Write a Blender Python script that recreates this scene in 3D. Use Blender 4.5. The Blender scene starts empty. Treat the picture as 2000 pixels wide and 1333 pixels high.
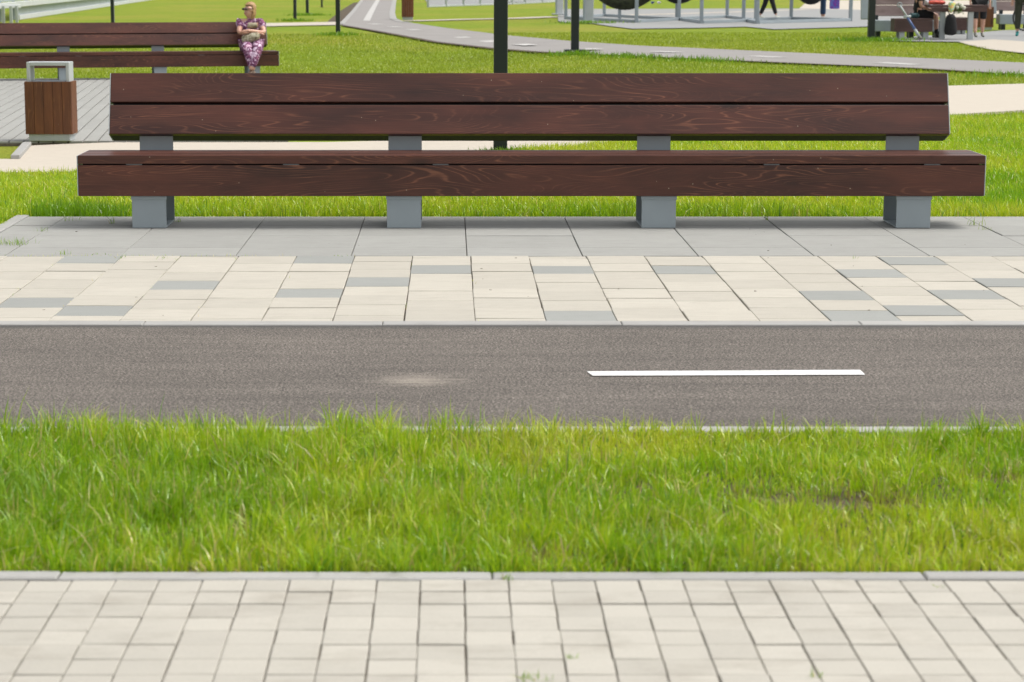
import bpy, bmesh, math, random
import numpy as np
from mathutils import Vector, Matrix
random.seed(7); np.random.seed(7)
SC = bpy.context.scene
COL = SC.collection
# ---------------------------------------------------------------- camera
CX, CY, F, HC = 880.0, 666.5, 4250.0, 1.44
TH = math.atan(716.5/4250)
cam = bpy.data.cameras.new('camera'); camo = bpy.data.objects.new('camera', cam); COL.objects.link(camo)
camo.location = (0, 0, HC); camo.rotation_euler = (math.radians(90)-TH, 0, 0)
cam.sensor_width = 36; cam.lens = F*36/2000; cam.shift_x = (1000-CX)/2000.0
cam.clip_end = 3000; cam.clip_start = .1
cam.dof.use_dof = True; cam.dof.focus_distance = 12.7; cam.dof.aperture_fstop = 7
SC.camera = camo
# ---------------------------------------------------------------- world, sun
SUN_EL, SUN_AZ = math.radians(60), math.radians(90)      # azimuth clockwise from +Y
w = bpy.data.worlds.new('World'); SC.world = w; w.use_nodes = True
nt = w.node_tree; bg = nt.nodes['Background']
sky = nt.nodes.new('ShaderNodeTexSky'); sky.sky_type = 'NISHITA'; sky.sun_disc = False
sky.sun_elevation = SUN_EL; sky.sun_rotation = SUN_AZ; sky.dust_density = 4; sky.air_density = 1; sky.ozone_density = 1
hs = nt.nodes.new('ShaderNodeHueSaturation'); hs.inputs['Saturation'].default_value = .16
nt.links.new(sky.outputs[0], hs.inputs['Color']); nt.links.new(hs.outputs[0], bg.inputs[0])
bg.inputs[1].default_value = .13
sl = bpy.data.lights.new('sun', 'SUN'); sl.energy = 1.5; sl.angle = math.radians(26); sl.color = (1, .95, .88)
so = bpy.data.objects.new('sun', sl); COL.objects.link(so)
sd = Vector((math.sin(SUN_AZ)*math.cos(SUN_EL), math.cos(SUN_AZ)*math.cos(SUN_EL), math.sin(SUN_EL)))
so.rotation_euler = sd.to_track_quat('Z', 'Y').to_euler(); so.location = sd*50
SC.view_settings.view_transform = 'Standard'; SC.view_settings.look = 'None'
SC.view_settings.gamma = 1; SC.view_settings.use_curve_mapping = False
SC.view_settings.exposure = 0.6
SC.render.engine = 'CYCLES'
SC.cycles.max_bounces = 6

# ---------------------------------------------------------------- terrain + projection helpers
def sstep(x, a, b):
    t = np.clip((np.asarray(x, float)-a)/(b-a), 0, 1); return t*t*(3-2*t)
def T(x, y):
    """Ground height: the lawn behind the long bench sinks 20 cm on the left; the near footway sits 7 cm up."""
    r = -.175*sstep(y, 14.6, 17.6)*(1-sstep(x, -1.0, 3.0))*(1-sstep(y, 40, 62))
    return r
NEARZ = .068
CT, ST = math.cos(TH), math.sin(TH)
def G(px, py, z=None):
    """Place on the ground that shows at this point of the 2000 px wide photograph."""
    u, v = (px-CX)/F, (py-CY)/F
    d = np.array([u, CT-v*ST, -ST-v*CT])
    zz = 0 if z is None else z
    for _ in range(12):
        t = (zz-HC)/d[2]
        X, Y = d[0]*t, d[1]*t
        if z is None: zz = float(T(X, Y))
    return X, Y
def YG(py, z=0): return G(CX, py, z)[1]
def ZC(Y, z=0): return Y*CT-(z-HC)*ST            # camera-axis depth
def XA(px, Y, z=0): return (px-CX)/F*ZC(Y, z)
def ZA(py, Y):                                    # height at distance Y that shows at row py
    v = (py-CY)/F
    return HC+Y*(-ST-v*CT)/(CT-v*ST)

# ---------------------------------------------------------------- materials
def newmat(name):
    m = bpy.data.materials.new(name); m.use_nodes = True
    n = m.node_tree; n.nodes.clear()
    out = n.nodes.new('ShaderNodeOutputMaterial'); b = n.nodes.new('ShaderNodeBsdfPrincipled')
    n.links.new(b.outputs[0], out.inputs[0])
    return m, n, b
def N(n, t, **k):
    o = n.nodes.new(t)
    for a, v in k.items():
        if a in o.inputs.keys(): o.inputs[a].default_value = v
        else: setattr(o, a, v)
    return o
def coords(n, scale=(1, 1, 1), rnd=True, kind='Object'):
    tc = N(n, 'ShaderNodeTexCoord'); mp = N(n, 'ShaderNodeMapping'); mp.inputs['Scale'].default_value = scale
    if rnd:
        oi = N(n, 'ShaderNodeObjectInfo'); mu = N(n, 'ShaderNodeVectorMath', operation='SCALE'); mu.inputs[0].default_value = (37, 53, 19)
        n.links.new(oi.outputs['Random'], mu.inputs['Scale']); n.links.new(mu.outputs[0], mp.inputs['Location'])
    n.links.new(tc.outputs[kind], mp.inputs['Vector'])
    return mp.outputs[0]
def noise(n, vec, scale, detail=4, rough=.6, dist=0):
    o = N(n, 'ShaderNodeTexNoise'); o.inputs['Scale'].default_value = scale; o.inputs['Detail'].default_value = detail
    o.inputs['Roughness'].default_value = rough; o.inputs['Distortion'].default_value = dist
    n.links.new(vec, o.inputs['Vector']); return o.outputs[0]
def ramp(n, fac, stops):
    r = N(n, 'ShaderNodeValToRGB'); e = r.color_ramp.elements
    while len(e) < len(stops): e.new(.5)
    for i, (p, c) in enumerate(stops):
        e[i].position = p; e[i].color = (*c, 1) if len(c) == 3 else c
    n.links.new(fac, r.inputs[0]); return r.outputs[0]
def mixc(n, fac, a, b, mode='MIX'):
    m = N(n, 'ShaderNodeMix', data_type='RGBA', blend_type=mode)
    for s, v in ((m.inputs[0], fac), (m.inputs[6], a), (m.inputs[7], b)):
        if hasattr(v, 'links') or hasattr(v, 'is_output'): n.links.new(v, s)
        elif isinstance(v, (int, float)): s.default_value = v
        else: s.default_value = (*v, 1)
    return m.outputs[2]
def bump(n, b, h, strength, dist=.01):
    o = N(n, 'ShaderNodeBump'); o.inputs['Strength'].default_value = strength; o.inputs['Distance'].default_value = dist
    n.links.new(h, o.inputs['Height']); n.links.new(o.outputs[0], b.inputs['Normal'])
def mathn(n, op, a, b=None, clamp=False):
    o = N(n, 'ShaderNodeMath', operation=op, use_clamp=clamp)
    for i, v in enumerate((a, b)):
        if v is None: continue
        if isinstance(v, (int, float)): o.inputs[i].default_value = v
        else: n.links.new(v, o.inputs[i])
    return o.outputs[0]
def gray(v): return (v, v, v)

def plain(name, col, rough=.6, metal=0, var=.12, nscale=6, bmp=.1):
    m, n, b = newmat(name)
    v = coords(n); f = noise(n, v, nscale, 5)
    lo = tuple(c*(1-var) for c in col); hi = tuple(min(1, c*(1+var)) for c in col)
    n.links.new(ramp(n, f, [(.3, lo), (.7, hi)]), b.inputs['Base Color'])
    b.inputs['Roughness'].default_value = rough; b.inputs['Metallic'].default_value = metal
    if bmp: bump(n, b, noise(n, v, nscale*12, 3), bmp, .002)
    return m
def wood(name, dark, mid, light, axis=0, rough=.5, lines=34):
    m, n, b = newmat(name)
    sc = [9.5, 9.5, 9.5]; sc[axis] = .95
    v = coords(n, tuple(sc))
    field = noise(n, v, .62, 2.2, .42, .35)
    ring = mathn(n, 'SINE', mathn(n, 'MULTIPLY', field, lines*7.5))
    ringm = ramp(n, ring, [(0, gray(0)), (.62, gray(.04)), (.88, gray(.45)), (1, gray(1))])
    sf = [170, 170, 170]; sf[axis] = 3.5
    vf = coords(n, tuple(sf)); fine = noise(n, vf, 1, 4, .7)
    blot = noise(n, coords(n, tuple(s*.25+.5 for s in sc)), 1.6, 3, .6)
    presence = ramp(n, noise(n, coords(n, (1.3, 4, 4)), 1.3, 2), [(.40, gray(.10)), (.64, gray(1))])
    base = mixc(n, ramp(n, blot, [(.3, gray(0)), (.72, gray(1))]), dark, mid)
    fac = mathn(n, 'MULTIPLY', mathn(n, 'MULTIPLY', ringm, presence), mathn(n, 'MULTIPLY', ramp(n, fine, [(.3, gray(.15)), (.7, gray(1))]), .85))
    c = mixc(n, fac, base, light)
    c = mixc(n, .3, c, ramp(n, fine, [(.35, gray(.35)), (.65, gray(1))]), 'MULTIPLY')
    # knots
    vk = N(n, 'ShaderNodeTexVoronoi', feature='F1'); kc = [3.2, 3.2, 3.2]; kc[axis] = 1.35
    n.links.new(coords(n, tuple(kc)), vk.inputs['Vector']); vk.inputs['Scale'].default_value = 1.0
    kn = ramp(n, mathn(n, 'ADD', vk.outputs['Distance'], mathn(n, 'MULTIPLY', fine, .03)), [(.05, gray(1)), (.16, gray(0))])
    c = mixc(n, mathn(n, 'MULTIPLY', kn, .75), c, tuple(x*.35 for x in dark))
    # tiny pale chips
    vs = N(n, 'ShaderNodeTexVoronoi', feature='F1'); n.links.new(coords(n, (1, 1, 1)), vs.inputs['Vector']); vs.inputs['Scale'].default_value = 11
    sp = ramp(n, vs.outputs['Distance'], [(.028, gray(1)), (.036, gray(0))])
    c = mixc(n, mathn(n, 'MULTIPLY', sp, .6), c, (.5, .42, .3))
    n.links.new(c, b.inputs['Base Color'])
    n.links.new(ramp(n, fine, [(.3, gray(rough+.12)), (.7, gray(rough-.08))]), b.inputs['Roughness'])
    bump(n, b, fine, .18, .003)
    return m
def stone(name, col, var=.1, dirt=(.28, .25, .2), dirtamt=.35, rough=.85, streak=False, rnd=.12):
    m, n, b = newmat(name)
    wv = coords(n, (1, 1, 1), rnd=False, kind='Object')
    geo = N(n, 'ShaderNodeNewGeometry'); pos = geo.outputs['Position']
    f = noise(n, pos, 5.5, 6, .65); g = noise(n, pos, 180, 3, .7)
    mp = N(n, 'ShaderNodeMapping'); mp.inputs['Scale'].default_value = (3, 26, 3) if streak else (2.2, 5, 2); n.links.new(pos, mp.inputs[0])
    st = noise(n, mp.outputs[0], 1.6, 5, .7)
    oi = N(n, 'ShaderNodeObjectInfo')
    tone = mathn(n, 'ADD', mathn(n, 'MULTIPLY', oi.outputs['Random'], rnd), 1-rnd/2)
    c = mixc(n, f, tuple(x*(1-var) for x in col), tuple(min(1, x*(1+var)) for x in col))
    tn = N(n, 'ShaderNodeVectorMath', operation='SCALE'); n.links.new(c, tn.inputs[0]); n.links.new(tone, tn.inputs['Scale'])
    c = mixc(n, mathn(n, 'MULTIPLY', ramp(n, st, [(.5, gray(0)), (.78, gray(1))]), dirtamt), tn.outputs[0], dirt)
    c = mixc(n, .22, c, ramp(n, g, [(.3, gray(.55)), (.6, gray(1))]), 'MULTIPLY')
    n.links.new(c, b.inputs['Base Color']); b.inputs['Roughness'].default_value = rough
    bump(n, b, g, .25, .0015)
    return m

M = {}
M['wood'] = wood('stained_wood', (.038, .0112, .007), (.116, .034, .020), (.30, .118, .062), 0, .40)
M['bin_wood'] = wood('bin_wood', (.085, .026, .008), (.19, .063, .018), (.32, .14, .045), 2, .55, 22)
M['far_wood'] = wood('weathered_wood', (.17, .115, .105), (.32, .24, .23), (.4, .31, .29), 0, .6)
M['steel'] = plain('powder_coated_steel', (.285, .33, .355), .42, .0, .06, 3, .05)
M['pale_steel'] = plain('pale_steel', (.42, .45, .46), .45, 0, .07, 3, .05)
M['steel_dark'] = plain('dark_grey_steel', (.20, .235, .26), .5, .0, .08, 3, .05)  # darker tone of the steel, for the bin rim
M['pole'] = plain('black_green_paint', (.012, .018, .019), .45, 0, .1, 2, .05)
M['pole_side'] = plain('lit_post_side_and_bracket_grey', (.16, .17, .18), .5, 0, .1, 2, .05)  # stands for sunlight on lamp post sides; plain dark grey on bench brackets
M['cream'] = stone('cream_concrete', (.46, .432, .370), .10, (.32, .285, .235), .62, streak=True)
M['cream_near'] = stone('cream_concrete_sett', (.435, .412, .358), .09, (.29, .262, .215), .7, rnd=.12)
M['grey_slab'] = stone('grey_concrete', (.315, .315, .295), .12, (.21, .205, .18), .6, streak=True, rnd=.1)
M['grey_tile'] = stone('grey_concrete_tile', (.29, .298, .28), .07, (.2, .2, .19), .3, streak=True)
M['kerb'] = stone('kerb_concrete', (.36, .355, .34), .1, (.25, .24, .22), .5)
M['path_cream'] = stone('cream_path', (.50, .45, .375), .07, (.36, .31, .25), .5, streak=True)
M['plaza'] = stone('grey_plaza', (.275, .28, .275), .08, (.22, .21, .2), .4)
M['joint'] = plain('joint_sand', (.12, .10, .075), .95, 0, .4, 60, .3)
M['joint_pale'] = plain('joint_grit', (.20, .17, .13), .95, 0, .45, 50, .3)
M['soil'] = plain('soil', (.075, .055, .032), .95, 0, .5, 14, .8)
M['paint'] = stone('road_paint', (.74, .74, .72), .05, (.42, .40, .37), .4, .7)
M['worn_paint'] = stone('worn_road_paint', (.50, .49, .47), .06, (.3, .29, .27), .7, .8)
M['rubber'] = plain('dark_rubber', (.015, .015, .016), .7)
M['black_cloth'] = plain('black_cloth', (.012, .012, .014), .85, 0, .3, 20, .2)
M['navy_cloth'] = plain('navy_denim', (.02, .05, .11), .85, 0, .3, 20, .2)
M['olive_cloth'] = plain('olive_cloth', (.045, .05, .032), .9, 0, .3, 20, .2)
M['net_cloth'] = plain('olive_black_net', (.03, .036, .016), .85, 0, .7, 7, .4)
M['white_cloth'] = plain('white_cloth', (.72, .68, .74), .8, 0, .1, 20, .2)
M['teal'] = plain('teal_fabric', (.0, .26, .25), .6)
M['dark_teal'] = plain('dark_teal_fabric', (.01, .05, .055), .7)
M['shoe_pale'] = plain('pale_shoe', (.55, .55, .46), .6)
M['shoe_tan'] = plain('tan_shoe', (.20, .14, .10), .6, 0, .4, 30)
M['shoe_grey'] = plain('grey_shoe', (.16, .16, .13), .6)
M['blue'] = plain('blue_fabric', (.01, .04, .25), .6)
M['red'] = plain('red_fabric', (.6, .09, .06), .6, 0, .5, 12)
M['hair'] = plain('light_brown_hair', (.40, .24, .11), .5, 0, .5, 40, .4)
M['dark_hair'] = plain('dark_hair', (.02, .014, .01), .5, 0, .4, 40, .4)
M['lips'] = plain('lips', (.42, .16, .13), .5)
M['lens'] = plain('dark_lens', (.005, .005, .006), .12, 0, .1, 3, 0)
M['crutch_blue'] = plain('blue_tube', (.09, .14, .33), .4)
M['fence'] = plain('fence_sheet', (.30, .345, .355), .5, .0, .07, 1.2, .03)
M['fence_pale'] = plain('fence_beam', (.52, .54, .56), .55, 0, .06, 2, .03)
def skinmat():
    m, n, b = newmat('skin'); f = noise(n, coords(n), 6, 3)
    n.links.new(ramp(n, f, [(.3, (.52, .28, .20)), (.7, (.66, .39, .29))]), b.inputs['Base Color'])
    b.inputs['Roughness'].default_value = .5; b.inputs['Subsurface Weight'].default_value = .05
    return m
M['skin'] = skinmat()
def floral(name, sc, stops):
    m, n, b = newmat(name); f = noise(n, coords(n), sc, 2.5, .6, .9)
    n.links.new(ramp(n, f, stops), b.inputs['Base Color']); b.inputs['Roughness'].default_value = .8
    return m
M['floral'] = floral('floral_cloth', 15, [(.34, (.66, .46, .58)), (.40, (.30, .07, .17)), (.46, (.05, .012, .05)), (.54, (.22, .07, .16)), (.61, (.70, .54, .68))])
M['lace'] = floral('beige_lace', 22, [(.35, (.12, .10, .06)), (.5, (.34, .30, .2)), (.65, (.5, .46, .36))])
M['patterned'] = floral('multicolour_print', 12, [(.32, (.05, .12, .4)), (.44, (.3, .6, .65)), (.52, (.6, .62, .1)), (.6, (.75, .35, .2)), (.7, (.75, .7, .6))])
M['purple'] = floral('purple_print', 14, [(.35, (.35, .04, .3)), (.5, (.12, .06, .4)), (.65, (.15, .25, .6))])

def asphalt(name, blot=None):
    m, n, b = newmat(name)
    geo = N(n, 'ShaderNodeNewGeometry'); pos = geo.outputs['Position']
    fine = noise(n, pos, 112, 4, .85); vor = N(n, 'ShaderNodeTexVoronoi'); n.links.new(pos, vor.inputs['Vector']); vor.inputs['Scale'].default_value = 125
    big = noise(n, pos, 1.1, 5, .6)
    mp = N(n, 'ShaderNodeMapping'); mp.inputs['Scale'].default_value = (.5, 7, 1); n.links.new(pos, mp.inputs[0]); strk = noise(n, mp.outputs[0], 1.5, 5, .65)
    c = ramp(n, fine, [(.38, (.022, .018, .014)), (.5, (.150, .130, .110)), (.61, (.42, .37, .32))])
    c = mixc(n, .55, c, ramp(n, vor.outputs['Color'], [(.1, gray(.35)), (.9, gray(1))]), 'MULTIPLY')
    c = mixc(n, .9, c, ramp(n, big, [(.3, gray(.80)), (.7, gray(1.0))]), 'MULTIPLY')
    c = mixc(n, .8, c, ramp(n, strk, [(.3, gray(.64)), (.62, gray(1))]), 'MULTIPLY')
    if blot:
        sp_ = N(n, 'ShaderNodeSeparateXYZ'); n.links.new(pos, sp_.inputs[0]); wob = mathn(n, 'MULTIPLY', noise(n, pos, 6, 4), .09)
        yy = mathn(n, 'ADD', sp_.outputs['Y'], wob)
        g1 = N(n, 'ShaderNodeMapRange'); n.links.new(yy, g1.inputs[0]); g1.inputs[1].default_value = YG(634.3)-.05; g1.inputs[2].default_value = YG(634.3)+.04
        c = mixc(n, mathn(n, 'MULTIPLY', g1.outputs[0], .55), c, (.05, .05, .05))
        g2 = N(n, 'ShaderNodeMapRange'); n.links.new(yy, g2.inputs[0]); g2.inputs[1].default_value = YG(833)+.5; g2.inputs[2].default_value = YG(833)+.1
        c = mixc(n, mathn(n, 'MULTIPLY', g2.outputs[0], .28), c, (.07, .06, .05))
        x0, y0, rx, ry = blot
        mp2 = N(n, 'ShaderNodeMapping'); mp2.inputs['Location'].default_value = (-x0/rx, -y0/ry, 0); mp2.inputs['Scale'].default_value = (1/rx, 1/ry, 0)
        n.links.new(pos, mp2.inputs[0]); ln = N(n, 'ShaderNodeVectorMath', operation='LENGTH'); n.links.new(mp2.outputs[0], ln.inputs[0])
        mp3 = N(n, 'ShaderNodeMapping'); mp3.inputs['Scale'].default_value = (3, 14, 1); n.links.new(pos, mp3.inputs[0])
        dd = mathn(n, 'ADD', ln.outputs['Value'], mathn(n, 'MULTIPLY', noise(n, mp3.outputs[0], 2.4, 6, .75), 2.6))
        mk = ramp(n, mathn(n, 'MULTIPLY', dd, .35), [(.50, gray(1)), (.78, gray(0))])
        c = mixc(n, mathn(n, 'MULTIPLY', mk, .5), c, (.40, .35, .29))
    n.links.new(c, b.inputs['Base Color']); b.inputs['Roughness'].default_value = .85
    bump(n, b, fine, .7, .004)
    return m
bx0, by0 = G(812, 739)
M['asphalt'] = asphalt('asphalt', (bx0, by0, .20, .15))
def asphalt_far():
    m, n, b = newmat('asphalt_far')
    geo = N(n, 'ShaderNodeNewGeometry'); pos = geo.outputs['Position']
    f = noise(n, pos, .9, 5); g = noise(n, pos, 40, 3)
    c = mixc(n, f, (.235, .22, .21), (.32, .305, .29)); c = mixc(n, .3, c, ramp(n, g, [(.3, gray(.6)), (.7, gray(1))]), 'MULTIPLY')
    n.links.new(c, b.inputs['Base Color']); b.inputs['Roughness'].default_value = .9
    return m
M['asphalt_far'] = asphalt_far()
def turf():
    m, n, b = newmat('turf')
    geo = N(n, 'ShaderNodeNewGeometry'); pos = geo.outputs['Position']
    big = noise(n, pos, .13, 4, .6); mid = noise(n, pos, 1.3, 5, .65); fine = noise(n, pos, 22, 5, .75)
    sep = N(n, 'ShaderNodeSeparateXYZ'); n.links.new(pos, sep.inputs[0])
    c = ramp(n, big, [(.32, (.205, .285, .016)), (.5, (.25, .30, .022)), (.68, (.325, .30, .045))])
    c = mixc(n, .8, c, ramp(n, mid, [(.28, (.55, .70, .5)), (.5, (.92, .95, .9)), (.75, (1, .97, .92))]), 'MULTIPLY')
    c = mixc(n, .8, c, ramp(n, fine, [(.3, (.5, .6, .45)), (.62, (1, 1, 1))]), 'MULTIPLY')
    n.links.new(c, b.inputs['Base Color']); b.inputs['Roughness'].default_value = .9
    b.inputs['Specular IOR Level'].default_value = .2
    bump(n, b, mathn(n, 'ADD', fine, mid), .6, .05)
    return m
M['turf'] = turf()
def blademat():
    m = bpy.data.materials.new('grass_blade'); m.use_nodes = True; n = m.node_tree; n.nodes.clear()
    out = N(n, 'ShaderNodeOutputMaterial'); at = N(n, 'ShaderNodeAttribute', attribute_name='Col')
    d = N(n, 'ShaderNodeBsdfDiffuse'); t = N(n, 'ShaderNodeBsdfTranslucent'); g = N(n, 'ShaderNodeBsdfGlossy'); g.inputs['Roughness'].default_value = .38
    g.inputs['Color'].default_value = (1, 1, 1, 1)
    mx = N(n, 'ShaderNodeMixShader'); mx.inputs[0].default_value = .38; m2 = N(n, 'ShaderNodeMixShader'); m2.inputs[0].default_value = .05
    n.links.new(at.outputs['Color'], d.inputs[0])
    tc = mixc(n, .6, at.outputs['Color'], (.9, 1.0, .35), 'MULTIPLY'); sc = N(n, 'ShaderNodeVectorMath', operation='SCALE'); n.links.new(tc, sc.inputs[0]); sc.inputs['Scale'].default_value = 1.25
    n.links.new(sc.outputs[0], t.inputs[0])
    n.links.new(d.outputs[0], mx.inputs[1]); n.links.new(t.outputs[0], mx.inputs[2]); n.links.new(mx.outputs[0], m2.inputs[1]); n.links.new(g.outputs[0], m2.inputs[2])
    n.links.new(m2.outputs[0], out.inputs[0]); return m
M['blade'] = blademat()

def wear(m, hole, amount):
    n = m.node_tree; b = n.nodes['Principled BSDF']; src = b.inputs['Base Color'].links[0].from_socket
    geo = N(n, 'ShaderNodeNewGeometry'); a = noise(n, geo.outputs['Position'], 150, 3, .8); c = noise(n, geo.outputs['Position'], 7, 4, .6)
    k = ramp(n, mathn(n, 'ADD', mathn(n, 'MULTIPLY', a, .6), mathn(n, 'MULTIPLY', c, .4)), [(amount, gray(0)), (amount+.07, gray(1))])
    n.links.new(mixc(n, k, src, hole), b.inputs['Base Color'])
wear(M['paint'], (.24, .22, .2), .56)
# ---------------------------------------------------------------- object helpers
def link(name, me, mat, parent=None, smooth=False, mats=None):
    o = bpy.data.objects.new(name, me); COL.objects.link(o)
    if mats:
        for q in mats: me.materials.append(q)
    elif mat is not None and len(me.materials) == 0: me.materials.append(M[mat] if isinstance(mat, str) else mat)
    if smooth:
        me.polygons.foreach_set('use_smooth', [True]*len(me.polygons))
    if parent is not None: o.parent = parent
    return o
def tag(o, label=None, cat=None, group=None, kind=None):
    if label: o['label'] = label
    if cat: o['category'] = cat
    if group: o['group'] = group
    if kind: o['kind'] = kind
    return o
def empty(name, loc=(0, 0, 0), rz=0):
    o = bpy.data.objects.new(name, None); COL.objects.link(o); o.location = loc; o.rotation_euler = (0, 0, rz); o.empty_display_size = .2
    return o
class B:
    def __init__(s): s.bm = bmesh.new()
    def box(s, x0, x1, y0, y1, z0, z1, bev=0, rot=None, piv=None, segs=1):
        t = bmesh.new(); bmesh.ops.create_cube(t, size=1)
        for v in t.verts: v.co = Vector(((x0+x1)/2+v.co.x*(x1-x0), (y0+y1)/2+v.co.y*(y1-y0), (z0+z1)/2+v.co.z*(z1-z0)))
        if bev: bmesh.ops.bevel(t, geom=t.edges[:], offset=bev, segments=segs, affect='EDGES', profile=.6)
        if rot is not None:
            p = Vector(piv if piv is not None else ((x0+x1)/2, (y0+y1)/2, (z0+z1)/2))
            bmesh.ops.rotate(t, verts=t.verts[:], cent=p, matrix=rot)
        me = bpy.data.meshes.new('t'); t.to_mesh(me); t.free(); s.bm.from_mesh(me); bpy.data.meshes.remove(me); return s
    def tube(s, p0, p1, r, r1=None, seg=10):
        p0, p1 = Vector(p0), Vector(p1); r1 = r if r1 is None else r1; d = p1-p0
        q = d.to_track_quat('Z', 'Y').to_matrix().to_4x4(); q.translation = (p0+p1)/2
        bmesh.ops.create_cone(s.bm, cap_ends=True, segments=seg, radius1=r, radius2=r1, depth=d.length, matrix=q); return s
    def beam(s, p0, p1, w, h, bev=0.004):
        p0, p1 = Vector(p0), Vector(p1); d = p1-p0; L = d.length
        t = B(); t.box(-L/2, L/2, -w/2, w/2, -h/2, h/2, bev)
        q = d.to_track_quat('X', 'Z').to_matrix().to_4x4(); q.translation = (p0+p1)/2
        bmesh.ops.transform(t.bm, matrix=q, verts=t.bm.verts[:]); me = bpy.data.meshes.new('t'); t.bm.to_mesh(me); t.bm.free(); s.bm.from_mesh(me); bpy.data.meshes.remove(me); return s
    def ball(s, c, r, seg=16):
        r = (r, r, r) if isinstance(r, (int, float)) else r
        mt = Matrix.Translation(c) @ Matrix.Diagonal((*r, 1))
        bmesh.ops.create_uvsphere(s.bm, u_segments=seg, v_segments=seg//2+2, radius=1, matrix=mt); return s
    def torus(s, c, R, r, axis='x', seg=32, ms=8):
        vs = []
        for i in range(seg):
            a = 2*math.pi*i/seg; ring = []
            for j in range(ms):
                bb = 2*math.pi*j/ms; rr = R+r*math.cos(bb); p = (r*math.sin(bb), rr*math.cos(a), rr*math.sin(a))
                if axis == 'y': p = (p[1], p[0], p[2])
                ring.append(s.bm.verts.new(Vector(c)+Vector(p)))
            vs.append(ring)
        for i in range(seg):
            for j in range(ms):
                s.bm.faces.new((vs[i][j], vs[(i+1) % seg][j], vs[(i+1) % seg][(j+1) % ms], vs[i][(j+1) % ms]))
        return s
    def mesh(s, name):
        bmesh.ops.recalc_face_normals(s.bm, faces=s.bm.faces[:])
        me = bpy.data.meshes.new(name); s.bm.to_mesh(me); s.bm.free(); return me
    def build(s, name, mat, parent=None, smooth=False, loc=None):
        o = link(name, s.mesh(name), mat, parent, smooth)
        if loc is not None: o.location = loc
        return o
def centred_box(name, mat, parent, x0, x1, y0, y1, z0, z1, bev=.003, rx=0, piv=None, segs=2):
    """a box whose origin lies at its own middle (so that its grain is its own), leaned by rx about the line piv"""
    c = Vector(((x0+x1)/2, (y0+y1)/2, (z0+z1)/2))
    b = B(); b.box(x0-c.x, x1-c.x, y0-c.y, y1-c.y, z0-c.z, z1-c.z, bev, segs=segs)
    o = b.build(name, mat, parent)
    if rx and piv is not None:
        p = Vector(piv); o.location = p+Matrix.Rotation(rx, 3, 'X') @ (c-p); o.rotation_euler = (rx, 0, 0)
    else: o.location = c
    return o
def sheet(name, pts, z, mat, thick=0, kind='structure', res=None):
    """a flat or terrain-following ground sheet from an outline of (x, y)"""
    bm = bmesh.new(); vs = [bm.verts.new((x, y, float(T(x, y))+z)) for x, y in pts]
    f = bm.faces.new(vs)
    bmesh.ops.recalc_face_normals(bm, faces=bm.faces[:])
    if f.normal.z < 0: f.normal_flip()
    if res:
        xs = [p[0] for p in pts]; ys = [p[1] for p in pts]
        k = math.ceil(min(xs)/res)*res
        while k < max(xs):
            bmesh.ops.bisect_plane(bm, geom=bm.verts[:]+bm.edges[:]+bm.faces[:], plane_co=(k, 0, 0), plane_no=(1, 0, 0)); k += res
        k = math.ceil(min(ys)/res)*res
        while k < max(ys):
            bmesh.ops.bisect_plane(bm, geom=bm.verts[:]+bm.edges[:]+bm.faces[:], plane_co=(0, k, 0), plane_no=(0, 1, 0)); k += res
        for v in bm.verts: v.co.z = float(T(v.co.x, v.co.y))+z
    if thick:
        r = bmesh.ops.extrude_face_region(bm, geom=bm.faces[:])
        for v in [g for g in r['geom'] if isinstance(g, bmesh.types.BMVert)]: v.co.z += 0
        for v in [v for v in bm.verts if v not in r['geom']]: pass
        top = [g for g in r['geom'] if isinstance(g, bmesh.types.BMVert)]; ts = set(top)
        for v in bm.verts:
            if v not in ts: v.co.z -= thick
        bmesh.ops.recalc_face_normals(bm, faces=bm.faces[:])
    bmesh.ops.triangulate(bm, faces=[f for f in bm.faces if len(f.verts) > 4])
    me = bpy.data.meshes.new(name); bm.to_mesh(me); bm.free()
    o = link(name, me, mat); tag(o, kind=kind); return o
def pxs(*p): return [G(x, y) for x, y in p]
def paver_mesh(w, l, h=.05, ch=.003):
    """bevel-topped block, origin on its top middle"""
    x, y = w/2, l/2; c = ch
    v = [(-x, -y, -h), (x, -y, -h), (x, y, -h), (-x, y, -h), (-x, -y, -c), (x, -y, -c), (x, y, -c), (-x, y, -c), (-x+c, -y+c, 0), (x-c, -y+c, 0), (x-c, y-c, 0), (-x+c, y-c, 0)]
    f = [(0, 1, 5, 4), (1, 2, 6, 5), (2, 3, 7, 6), (3, 0, 4, 7), (4, 5, 9, 8), (5, 6, 10, 9), (6, 7, 11, 10), (7, 4, 8, 11), (8, 9, 10, 11)]
    me = bpy.data.meshes.new('paver'); me.from_pydata(v, [], f); return me
def joined_pavers(name, items, h, ch, mat, parent):
    """pieces past the limit: the same blocks in one mesh"""
    v, f = [], []
    for (cx, cy, cz, w, l) in items:
        b = len(v); x, y, c = w/2, l/2, ch
        v += [(cx+a, cy+d, cz+e) for a, d, e in [(-x, -y, -h), (x, -y, -h), (x, y, -h), (-x, y, -h), (-x, -y, -c), (x, -y, -c), (x, y, -c), (-x, y, -c), (-x+c, -y+c, 0), (x-c, -y+c, 0), (x-c, y-c, 0), (-x+c, y-c, 0)]]
        f += [tuple(b+i for i in q) for q in [(0, 1, 5, 4), (1, 2, 6, 5), (2, 3, 7, 6), (3, 0, 4, 7), (4, 5, 9, 8), (5, 6, 10, 9), (6, 7, 11, 10), (7, 4, 8, 11), (8, 9, 10, 11)]]
    me = bpy.data.meshes.new(name); me.from_pydata(v, [], f); o = link(name, me, mat, parent); tag(o, kind='stuff'); return o

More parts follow.
